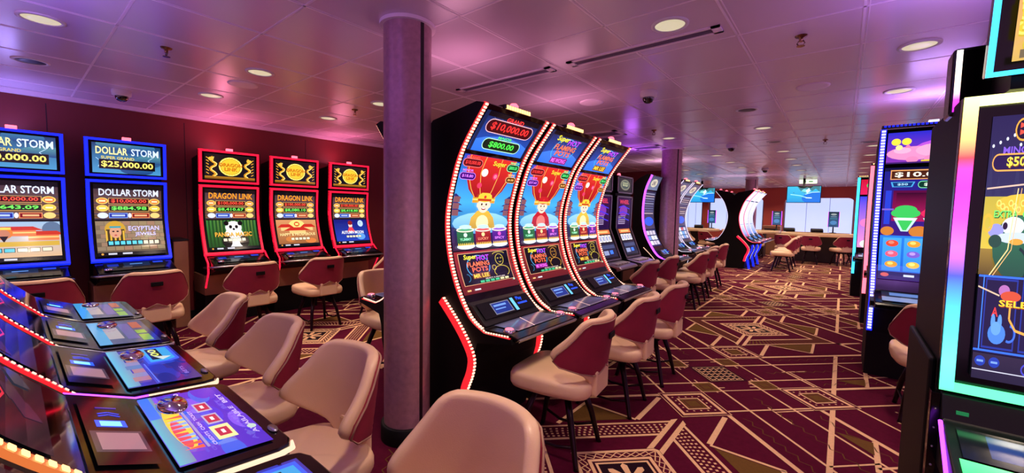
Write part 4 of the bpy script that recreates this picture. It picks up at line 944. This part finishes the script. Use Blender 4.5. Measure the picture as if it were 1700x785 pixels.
# ---- right-hand machines, facing -y (rz = pi)
def gradstrip(name, parent, prof, x0, x1, cols, axis='v', matn='glow'):
    A = Art(1); n = len(cols)-1
    for i in range(n):
        if axis == 'v': A.rect(0, i/n, 1, (i+1)/n, cols[i], cols[i+1])
        else: A.rect(i/n, 0, (i+1)/n, 1, cols[i])
    A.k = 0; A.P = [(p, c, c2, v0, v1, 0) for p, c, c2, v0, v1, k in A.P]
    return A.build(name, parent, prof, 0, arc(prof)[-1], x0, x1, matn, base=False)
def rainbow_machine():
    t = thing('slot_machine', 'big slot machine with a rainbow-lit frame at the right edge of the picture', 'slot machine', (.61, 2.12, 0), PI, 'right-hand machines'); w_ = .31
    mb = MB(); mb.prism([(0, .82), (0, 1.87), (-.62, 1.87), (-.62, 0), (0, 0)], -w_, w_); mb.build('cabinet', ['matte'], t, bevel=.01)
    P = [(.03, 1.86), (.012, 1.4), (.03, .84)]
    mon = MB().ribbon(P, -w_, w_, .03).build('main_monitor', ['black'], t)
    Y, O, R_, Mg, V, B, Cy, Gn = (250,250,150), (255,190,110), (255,60,70), (255,50,230), (190,90,240), (60,70,255), (70,230,245), (80,235,140)
    PF = [(p[0]+.014, p[1]) for p in P]
    gradstrip('light_frame_side', mon, PF, w_, w_-.036, [Y, O, R_, Mg, (240,60,240), V, B, (60,150,250), Cy, (90,240,240), Gn])
    gradstrip('light_frame_side', mon, PF, -w_+.036, -w_, [Y, O, R_, Mg, V, B, Cy, Gn])
    for s0, s1, cs in ((0, .034, [Y, Y, (240,240,120)]), (arc(PF)[-1]-.034, arc(PF)[-1], [Gn, (90,240,110), (140,245,120)])):
        q = sub_prof(PF, s0, s1); gradstrip('light_frame_edge', mon, q, w_-.036, -w_+.036, cs, 'u')
    A = Art(.6); A.rect(0, 0, 1, .58, (24,26,74), (46,50,90)); 
    for i in range(12): A.poly([(.08*i, .3), (.08*i+.03, .12+.1*(i % 3)), (.08*i+.06, .3)], (40,44,86))
    for i in range(8): A.circ(.03+.06*i, .11-.012*(i % 4), .011, (220,225,250))
    A.rect(0, .3, .3, .6, (190,170,60), (226,196,70)); A.rect(.0, .5, 1, .6, (150,120,50), (90,70,30))
    A.pill(.22, .02, .60, .09, (20,10,40), (250,170,60), .012); A.poly([(.25,.03),(.31,.04),(.25,.05)], (240,80,60)); A.poly([(.25,.055),(.31,.065),(.25,.075)], (240,80,60)); A.text('$1,250.00', .33, .035, .57, .075, (250,220,110))
    A.text('MINOR', .12, .115, .40, .142, (130,90,220), (40,20,90)); A.pill(.04, .146, .54, .20, (26,16,70), (250,170,80), .010); A.text('$50.00', .16, .153, .46, .193, (250,226,80), (120,60,0))
    A.ell(.36, .33, .26, .04, (226,186,60)); 
    for i in range(14): A.circ(.13+.035*i, .325+.012*(i % 3), .022, (250,220,110)); A.circ(.13+.035*i, .325+.012*(i % 3), .013, (220,170,60))
    A.text('EXTRA', .09, .352, .30, .378, (120,230,110), (20,80,30)); A.text('GAMES', .34, .352, .58, .378, (120,230,110), (20,80,30))
    A.ell(.30, .49, .20, .12, (40,110,80), (26,74,60)); A.ell(.27, .41, .1, .035, (220,224,240)); A.ell(.2, .41, .022, .014, (30,20,50)); A.ell(.12, .43, .07, .028, (150,150,220)); A.ell(.3, .455, .17, .022, (200,214,240)); A.ell(.31, .47, .06, .012, (230,160,60)); A.ell(.12, .47, .06, .025, (30,70,60))
    A.ring(.04, .40, .04, .03, .02, (236,180,60)); A.ring(.3, .56, .12, .07, .02, (20,44,50), a0=-1.2, a1=1.6)
    A.line([(-.0, .27), (.35, .255), (1, .22)], .01, (230,190,170)); A.line([(.28, .27), (.24, .5), (.05, .63)], .009, (255,220,150)); A.line([(.31, .27), (.27, .5), (.08, .63)], .006, (255,190,120))
    A.rect(0, .60, 1, .90, (10,14,50)); 
    for x in (.07, .40, .73): A.rect(x, .61, x+.29, .88, (24,50,150)); A.rect(x+.012, .618, x+.278, .872, (14,18,60))
    A.rect(.0, .6, 1, .608, (50,110,250)); A.rect(.0, .885, 1, .893, (50,110,250)); A.rect(.045, .6, .055, .89, (60,130,255))
    A.ell(.24, .655, .05, .022, (180,110,180)); A.ell(.30, .675, .09, .02, (210,80,50)); A.line([(.0,.645),(.2,.675)], .01, (220,190,160)); A.text('SELECT', .20, .69, .62, .715, (255,210,50), (150,50,0)); A.text('A', .14, .72, .2, .755, (230,60,60)); A.ell(.2, .82, .08, .04, (70,130,230)); A.ell(.16, .775, .02, .03, (90,150,240)); A.ell(.22, .775, .02, .03, (90,150,240)); A.ell(.19, .8, .045, .026, (100,160,245)); A.ring(.31, .815, .05, .03, .016, (60,110,220), a0=-1.5, a1=2)
    A.line([(.30, .70), (.30, .76), (.36, .80), (.5, .815), (1, .82)], .016, (250,170,70))
    A.rect(0, .90, 1, 1, (40,34,60)); A.ell(.07, .93, .05, .02, (30,60,170)); A.ell(.2, .93, .05, .02, (30,60,170)); A.rect(.04, .926, .1, .934, (120,160,250)); A.rect(.17, .926, .23, .934, (120,160,250)); A.rect(0, .962, .6, .966, (200,200,220)); A.ring(.52, .94, .08, .025, .012, (70,70,200))
    q = []
    for p, c, c2, v0, v1, k in A.P:
        for dx in (0, .5): q.append(([(x*.5+dx, y) for x, y in p], c, c2, v0, v1, k))
    A.P = q
    A.build('screen', mon, P, .07, arc(P)[-1]-.065, w_-.072, -w_+.06)
    # upper monitor, leaning forward
    P1 = [(.20, 2.46), (.12, 1.90)]
    m2 = MB().ribbon(P1, -w_+.032, w_-.032, .05).build('upper_monitor', ['black'], t, bevel=.006)
    mb = MB(); L = arc(P1)[-1]; q = [(p[0]+.006, p[1]) for p in P1]
    for x0, x1 in ((-w_+.032, -w_+.046), (w_-.046, w_-.032)): mb.ribbon(q, x0, x1, .012)
    mb.ribbon(sub_prof(q, 0, .014), -w_+.046, w_-.046, .012); mb.ribbon(sub_prof(q, L-.014, L), -w_+.046, w_-.046, .012); mb.build('light_frame', ['cyan'], m2)
    A = Art(.9); A.rect(0, 0, 1, 1, (226,140,120), (210,170,90)); random.seed(2)
    for i in range(110):
        x0 = random.random(); y0 = .45+.5*random.random()-.15*x0; A.circ(x0, y0, .06, (200,170,40)); A.circ(x0, y0, .048, (240,222,110)); A.circ(x0, y0, .03, (220,190,60))
    for p in ((.2, .6), (.22, .8), (.05, .9)): A.circ(*p, .02, (240,255,230))
    A.rect(0, .95, 1, 1, (110,96,70)); A.build('screen', m2, P1, .045, L-.04, w_-.082, -w_+.082)
    MB().box(-.22, .22, -.2, .1, 1.86, 2.4).build('monitor_mount', ['matte'], t)
    # pill-light box behind
    bx = MB().box(-w_+.05, w_+.012, -.25, -.13, 1.83, 2.08).build('top_box', ['black'], t, bevel=.012)
    gradstrip('pill_lights', bx, [(-.128, 2.07), (-.128, 1.845)], w_+.004, w_-.012, [(255,250,240), (255,236,226), (255,226,200), (255,210,190), (240,60,220), (190,30,200)])
    mb = MB(); mb.box(w_-.014, w_+.006, -.13, -.124, 1.992, 2.000); mb.box(w_-.014, w_+.006, -.13, -.124, 1.916, 1.924); mb.build('pill_divider', ['matte'], bx)
    # side pedestal boards
    mb = MB(); mb.box(w_, w_+.02, -.62, -.03, 0, .93); mb.build('side_post', ['matte'], t, bevel=.01)
    mb = MB(); mb.box(w_-.01, w_+.015, -.03, .03, 0, .82)
    for k in range(11): mb.lathe([(.004, 0), (.004, .004), (.001, .005)], 8, 1, (w_+.002, .03, .06+k*.07), axis='y')
    mb.build('side_rail', ['black', 'silver'], t, bevel=.006)
    # deck
    mb = MB(); mb.prism([(0, .825), (.035, .825), (.07, .74), (.30, .66), (.33, .62), (.28, .56), (0, .56)], -w_+.01, w_-.01); dk = mb.build('button_deck', ['dark'], t, bevel=.006)
    mb = MB(); mb.box(w_-.075, w_-.045, .052, .06, .766, .778); mb.build('green_lamp', ['exitd'], dk)
    gradstrip('deck_glow', dk, [(.24, .683), (.30, .663)], w_-.03, -w_+.03, [(80,235,120), (60,200,100)])
    A = Art(4); A.rect(0, 0, 1, 1, (20,20,26)); A.rect(.12, .1, .6, .8, (40,60,120)); A.rect(.65, .1, .95, .8, (70,76,90)); A.build('deck_display', dk, [(.10, .732), (.235, .685)], 0, .14, w_-.04, -w_+.04)
    mb = MB(); mb.box(-.1, .03, .035, .043, .76, .80); mb.build('card_slot', ['silver'], dk)
    mb = MB(); mb.box(-.09, .02, .043, .045, .766, .794); mb.build('card_slot_lamp', ['whitel'], dk)
    mb = MB(); mb.tube([(w_-.005, .085, .74), (w_-.005, .30, .58)], .006, 6); mb.build('neon_line', ['violet'], t)
rainbow_machine()
def right_machine(label, x, y, w_, top, art_top, art_main, light, beadm, beadsz=.02, deckz=.78):
    t = thing('slot_machine', label, 'slot machine', (x, y, 0), PI, 'right-hand machines')
    P = smoothp([(.10, top-.03), (.03, top-.32), (0, 1.45), (.02, 1.1), (.12, deckz+.02)], 4)
    mb = MB(); mb.prism(P+[(.13, .74), (.3, .72), (.3, .68), (.1, .62), (.05, .4), (.05, 0), (-.5, 0), (-.5, top-.12), (-.1, top)], -w_, w_); mb.build('cabinet', ['matte'], t)
    MB().ribbon([(p[0]+.002, p[1]) for p in P], -w_+.03, w_-.03, .01).build('curved_glass', ['glass'], t)
    art_top.build('top_screen', t, P, .03, .30, w_-.046, -w_+.046); art_main.build('main_screen', t, P, .335, arc(P)[-1]-.1, w_-.046, -w_+.046)
    E = P+[(.16, .7), (.12, .6), (.10, .42)]
    for sx in (1, -1):
        x0, x1 = sorted((sx*(w_-.034), sx*(w_+.004))); mb = MB(); mb.ribbon([(p[0]+.012, p[1]) for p in E], x0, x1, .03); st = mb.build('edge_strip', [light], t)
        if beadm: mb = MB(); beads(mb, [(p[0]+.014, p[1]) for p in E], x0+.006, x1-.006, .026, 0, .6, .005); mb.build('bead_lights', [beadm], st)
    mb = MB(); mb.box(-w_, w_, .02, .10, top-.012, top+.008)
    mb.build('brow', ['black'], t); mb = MB()
    for i in range(22): mb.box(w_-.03-i*.026, w_-.015-i*.026, .10, .106, top-.008, top+.006)
    mb.build('brow_lights', ['blue' if beadm else 'amber'], t)
    mb = MB(); mb.box(-.03, .03, .03, .08, top+.008, top+.03); mb.build('candle_lamp', ['whitel'], t)
    mb = MB(); mb.prism([(.10, .80), (.17, .80), (.42, .735), (.44, .71), (.38, .68), (.1, .68)], -w_+.02, w_-.02); dk = mb.build('button_deck', ['black'], t, bevel=.008)
    A = Art(3); A.rect(0, 0, 1, 1, (30,34,50)); A.rect(.1, .1, .5, .4, (90,120,180)); A.rect(.0, .55, 1, .95, (120,130,170)); A.build('deck_display', dk, [(.19, .797), (.40, .742)], 0, .21, w_-.07, -w_+.07)
    return t
random.seed(11)
A0 = Art(2); A0.rect(0, 0, 1, 1, (40,40,190), (130,50,170)); A0.ell(.7, .6, .4, .35, (180,80,210)); A0.ell(.3, .68, .3, .22, (236,140,190)); A0.ell(.55, .6, .22, .2, (240,160,200)); A0.ell(.18, .58, .1, .1, (246,170,205)); A0.circ(.1, .3, .055, (250,220,70)); A0.circ(.22, .3, .055, (250,220,70)); A0.circ(.14, .48, .04, (250,226,150)); A0.poly([(.2,.5),(.24,.38),(.28,.5)], (236,120,170)); A0.ell(.3,.88,.07,.1,(230,130,180)); A0.ell(.5,.86,.07,.1,(230,130,180)); A0.ell(.75,.78,.1,.14,(190,30,60)); A0.rect(.4,.9,1,1,(220,190,60)); A0.rect(0,.95,1,1,(60,30,100))
A1 = Art(.72); A1.rect(0, 0, 1, 1, (26,30,130), (70,20,110)); A1.rect(.0, .0, 1, .03, (16,16,60)); A1.rect(.07, .02, .72, .105, (220,150,90)); A1.rect(.083, .03, .707, .097, (70,30,20)); A1.text('$10.00', .12, .04, .67, .088, (250,240,220)); A1.poly([(.08,.125),(.36,.125),(.33,.17),(.1,.17)], (70,160,220)); A1.poly([(.1,.13),(.34,.13),(.315,.165),(.12,.165)], (20,50,110)); A1.text('$50', .16, .137, .28, .158, (170,220,250)); A1.pill(.4, .125, .82, .175, (10,50,40), (120,220,160), .008); A1.text('$500.00', .46, .135, .78, .165, (220,250,220))
A1.rect(.12, .2, .88, .47, (80,10,60), (150,20,80)); A1.rect(.16, .22, .84, .47, (50,8,40), (170,26,90)); A1.rect(.03, .2, .1, .5, (40,60,200)); A1.rect(.0,.36,.14,.375,(120,90,200))
for x, c1 in ((.28, (60,190,90)), (.62, (216,40,90)), (.9, (60,120,220))):
    A1.ell(x, .40, .17, .045, c1); A1.circ(x-.09, .365, .025, c1); A1.circ(x+.02, .365, .025, c1); A1.ell(x, .37, .13, .04, c1); A1.poly([(x-.14,.44),(x+.14,.44),(x+.04,.56),(x-.04,.56)], (190,230,220)); A1.poly([(x-.09,.46),(x+.09,.46),(x+.02,.55),(x-.02,.55)], c1); A1.rect(x-.12,.443,x+.12,.463,(230,240,240)); A1.ell(x+.17,.56,.12,.05,(200,110,40)); A1.ell(x-.2,.56,.08,.04,(200,120,50))
A1.rect(0, .6, 1, .93, (40,120,220), (30,90,200))
for i in range(4):
    A1.rect(.04+i*.25, .62, .26+i*.25, .92, (70,160,240), (50,130,230))
    for j, c1 in enumerate(((220,70,50), (60,100,220), (110,200,90))):
        cc = ((220,70,50), (230,90,120), (220,150,50), (120,90,200), (230,180,70), (90,200,120))[(i*2+j) % 6]; A1.ell(.15+i*.25, .67+j*.095, .075, .03, cc); A1.ell(.14+i*.25, .662+j*.095, .035, .014, tuple(min(255, q+60) for q in cc))
A1.rect(0, .93, 1, 1, (24,30,80)); A1.ell(.08, .96, .05, .018, (200,90,80)); A1.rect(.3, .95, .42, .97, (200,210,240))
right_machine('violet and blue-lit slot machine with pink pigs and frogs on its screens', .55, 5.0, .325, 2.24, A0, A1, 'blue', 'whitel')
B0 = Art(2); B0.rect(0, 0, 1, 1, (60,30,10), (120,60,20)); B0.text('GOLD', .2, .3, .8, .7, (250,190,80)); B1 = Art(.72); B1.rect(0, 0, 1, 1, (60,90,60), (120,50,50)); 
for i in range(14): B1.ell(random.random(), random.random(), .16, .08, random.choice([(200,60,60), (220,190,90), (90,150,80), (220,220,210), (90,60,120)]))
right_machine('red and yellow-lit slot machine behind the pig machine', .58, 7.3, .325, 2.14, B0, B1, 'redp', None)
C0 = Art(2); C0.rect(0, 0, 1, 1, (190,20,50), (220,30,90)); C0.ell(.3, .4, .16, .24, (80,200,90)); C1 = Art(.72); C1.rect(0, 0, 1, 1, (50,60,220), (230,140,200))
for i in range(16): C1.ell(random.random(), random.random(), .15, .08, random.choice([(250,230,220), (240,120,190), (250,180,110), (60,70,230), (200,60,160)]))
right_machine('farthest right-hand slot machine with cyan-blue edge light', .50, 9.7, .325, 2.16, C0, C1, 'cyan', None)

# ================================================================ FAR TABLES, SCREENS, SIGNS
def game_table(x, y, r, label, rz=0):
    t = thing('card_table', label, 'gaming table', (x, y, 0), rz, 'semicircular card tables by the far windows')
    # semicircle bulging to -y
    def half(rr, z, n=18, yb=.25): return [(rr*math.cos(PI+PI*k/n), rr*.72*math.sin(PI+PI*k/n)) for k in range(n+1)]+[(rr, yb), (-rr, yb)]
    def slab(mb, rr, z0, z1, mi, yb=.25):
        q = half(rr, 0, yb=yb); n = len(q); mb.add([(a, b, z0) for a, b in q]+[(a, b, z1) for a, b in q], [tuple(range(n))[::-1], tuple(range(n, 2*n))]+[(i, (i+1) % n, (i+1) % n+n, i+n) for i in range(n)], mi)
    mb = MB(); slab(mb, r, .80, .90, 0); mb.build('padded_rail', ['rail'], t, bevel=.03, seg=3)
    mb = MB(); slab(mb, r-.14, .895, .912, 0, .2); mb.build('felt_top', ['felt'], t)
    mb = MB(); mb.box(-r*.55, r*.55, -.35, .2, 0, .80); mb.build('pedestal', ['tabledk'], t, bevel=.02)
    return t
game_table(-.62, 16.1, .95, 'cream-railed card table below the hanging screen')
game_table(-2.55, 16.6, .9, 'cream-railed card table left of the hanging screen, behind the C-shaped machines')
game_table(-4.4, 16.3, .9, 'cream-railed card table at the far left windows')
for x, y, lb in ((-1.35, 16.15, 'small black card shuffler at the left end of the middle card table'), (-.62, 16.15, 'black card shuffler at the right part of the middle card table'), (-4.1, 16.0, 'black card shuffler on the far left card table')):
    t = thing('card_shuffler', lb, 'card shuffler', (x, y, .914), .2)
    MB().prism([(-.12, 0), (-.12, .07), (-.05, .12), (.1, .12), (.12, .08), (.12, 0)], -.15, .15).build('shuffler_body', ['matte'], t, bevel=.015)
    MB().box(-.06, .06, -.125, -.12, .02, .05).build('card_slot', ['dark'], t)
def sign(x, y, label, zb=.912):
    t = thing('table_sign', label, 'sign', (x, y, zb), 0, 'upright lit table signs')
    mb = MB(); mb.lathe([(.09, 0), (.09, .012), (.02, .02), (.016, .2)], 16, 0); mb.build('stand', ['matte'], t)
    b = MB().box(-.13, .13, -.02, .02, .19, .66).build('sign_case', ['dark'], t, bevel=.008)
    mb = MB(); mb.box(-.138, -.13, -.022, .022, .19, .66); mb.box(.13, .138, -.022, .022, .19, .66); mb.build('side_glow', ['violet'], b)
    A = Art(.5); A.rect(0, 0, 1, 1, (16,40,50), (50,90,130)); A.ell(.5, .16, .3, .07, (140,150,150)); A.rect(.2, .3, .8, .34, (120,150,170)); A.rect(.15, .42, .85, .48, (60,120,140)); A.ell(.5, .72, .34, .14, (70,120,170)); A.rect(.1, .92, .9, .96, (20,30,60))
    A.P = [([(1-a, b_) for a, b_ in p][::-1], *r_) for p, *r_ in A.P]
    A.build('sign_screen', b, [(-.0212, .65), (-.0213, .20)], 0, .45, -.12, .12)
    # flip normal direction: screen faces -y
    return t
def flat_screen(A, name, parent, x0, x1, z0, z1, y):
    """flat screen facing -y"""
    o = A.build(name, parent, [(-y, z1), (-y, z0)], 0, z1-z0, x1, x0); o.rotation_euler = (0, 0, PI); return o
def sign2(x, y, label, zb=.912):
    t = thing('table_sign', label, 'sign', (x, y, zb), 0, 'upright lit table signs')
    mb = MB(); mb.lathe([(.09, 0), (.09, .012), (.02, .02), (.016, .2)], 16, 0); mb.build('stand', ['matte'], t)
    b = MB().box(-.13, .13, -.02, .02, .19, .66).build('sign_case', ['dark'], t, bevel=.008)
    mb = MB(); mb.box(-.138, -.13, -.022, .022, .19, .66); mb.box(.13, .138, -.022, .022, .19, .66); mb.build('side_glow', ['violet'], b)
    A = Art(.5); A.rect(0, 0, 1, 1, (16,40,50), (50,90,130)); A.ell(.5, .16, .3, .07, (140,150,150)); A.rect(.2, .3, .8, .34, (120,150,170)); A.rect(.15, .42, .85, .48, (60,120,140)); A.ell(.5, .72, .34, .14, (70,120,170)); A.rect(.1, .92, .9, .96, (20,30,60))
    flat_screen(A, 'sign_screen', b, -.12, .12, .20, .65, -.0205)
sign2(-1.75, 16.55, 'upright lit sign on the card table left of the big window', .912)
sign2(-.22, 16.1, 'upright lit sign in front of the big window, right end of the middle card table', .912)
sign2(-3.75, 16.35, 'upright lit sign seen through the curve of the dark C-shaped machine', .914)
def tv(x, y, label):
    t = thing('hanging_screen', label, 'screen', (x, y, CEIL), 0, 'screens hanging from the ceiling')
    b = MB().box(-.42, .42, -.025, .025, -.73, -.23).build('screen_case', ['matte'], t, bevel=.006)
    A = Art(1.75); A.rect(0, 0, 1, 1, (60,180,220), (40,150,210)); A.rect(0, .6, .5, 1, (50,170,215), (40,140,205)); A.ell(.85, .75, .4, .38, (30,110,210)); A.poly([(.3,0),(.98,0),(.98,.35),(.85,.15),(.75,.3),(.65,.12),(.55,.42),(.42,.3)], (60,120,130)); A.poly([(.32,0),(.78,0),(.7,.12),(.6,.05),(.5,.12),(.4,.1)], (14,26,20)); A.poly([(.42,.3),(.5,.16),(.62,.2),(.6,.4)], (120,210,210)); A.poly([(.56,.25),(.66,.1),(.7,.3),(.6,.45)], (210,240,250)); A.line([(.1,.5),(.4,.58),(.62,.72),(.75,.74)], .03, (150,225,240)); A.line([(.55,.5),(.75,.38),(.97,.36)], .02, (190,235,245)); A.ell(.66,.72,.1,.03,(220,245,250)); A.ell(.2,.4,.02,.02,(40,110,150))
    flat_screen(A, 'screen', b, -.405, .405, -.715, -.245, -.0255)
    MB().box(-.03, .03, -.02, .02, -.25, 0).build('ceiling_bracket', ['matte'], t)
tv(-.95, 15.0, 'hanging screen showing blue water in front of the big window')
tv(-3.8, 15.0, 'hanging screen at the left, partly behind the curved machines')
t = thing('exit_sign', 'lit pale green exit sign hanging above the water screen', 'exit sign', (-.88, 15.35, CEIL), 0)
b = MB().box(-.22, .22, -.015, .015, -.14, -.02).build('sign_box', ['exitg'], t, bevel=.004)
mb = MB(); mb.box(-.12, -.05, -.018, -.015, -.11, -.05); mb.box(.02, .12, -.018, -.015, -.095, -.065); mb.build('pictogram', ['exitd'], b)
mb = MB(); mb.box(-.1, -.09, -.005, .005, -.02, 0); mb.box(.09, .10, -.005, .005, -.02, 0); mb.build('hanger', ['dark'], t)
g = 'stools around the far card tables'
for x, y, rz, lb in ((-.70, 15.12, .0, 'stool with crimson back square on at the middle card table'), (.02, 15.3, .45, 'stool turned left at the right end of the middle card table'), (-1.35, 15.1, -.3, 'stool left of the middle card table, next to the C-shaped machines'),
                     (.42, 15.9, .9, 'cream stool at the far right end of the middle card table'), (-2.2, 15.6, 0, 'stool at the card table behind the C-shaped machines'), (-4.3, 14.9, .2, 'stool at the far left card table'), (-3.55, 15.0, -.4, 'crimson-backed stool seen through the dark C-shaped machine'),
                     (-5.0, 15.0, .3, 'leftmost stool at the far left card table')):
    stool(x, y, rz, lb, g)
# wood cabinet by far window and column panels on the left wall
t = thing('dealer_cabinet', 'small beige cabinet by the far window behind the C-shaped machines', 'cabinet', (-2.0, 17.6, 0))
MB().box(-.28, .28, -.25, .25, 0, 1.05).build('cabinet_body', ['woodc'], t, bevel=.01); MB().box(-.2, .2, -.255, -.25, .8, .95).build('front_panel', ['dark'], t)
for y, lb in ((1.27, 'narrow brown wood pilaster between the blue and red-lit machines'), (-.42, 'narrow brown wood pilaster left of the blue-lit machines')):
    t = thing('wood_pilaster', lb, 'wall panel', (-6.1, y, 0)); MB().box(-.29, .12, -.07, .07, 0, 1.02).build('pilaster_body', ['woodc'], t, bevel=.008); MB().box(-.29, .125, -.075, .075, 1.02, 1.04).build('cap', ['dark'], t)
# unseen up-lights added above the machine rows to tint and brighten the ceiling
def uplight(x, y, z, e, col, sz=.4):
    l = D.lights.new('area', 'AREA'); l.shape = 'RECTANGLE'; l.size = sz; l.size_y = .12; l.energy = e; l.color = col
    o = D.objects.new('added_uplight', l); COL.objects.link(o); o.location = (x, y, z); o.rotation_euler = (PI, 0, 0)
for x in (-1.56, -2.96): uplight(x, -.25, 2.05, 9.0, (.36, .22, 1))
for y in (.06, 1.76, 3.3): uplight(-6.05, y, 2.12, 3.0, (1, .25, .45) if y > 1 else (.35, .3, 1), .5)
for y in (2.1, 3.5): uplight(-2.2, y, 2.12, 2.0, (1, .4, .62), .5)
uplight(.6, 2.6, 2.16, 8, (.5, .26, 1)); uplight(-2.9, 6.8, 2.1, 4.0, (.5, .12, 1), .2); uplight(.6, 5.2, 2.26, 5, (.55, .3, 1)); uplight(-2.28, 13.3, 2.12, 3, (1, .6, .8), 1.2); uplight(-2.95, 8.8, 2.12, 5, (1, .6, .8), .6)
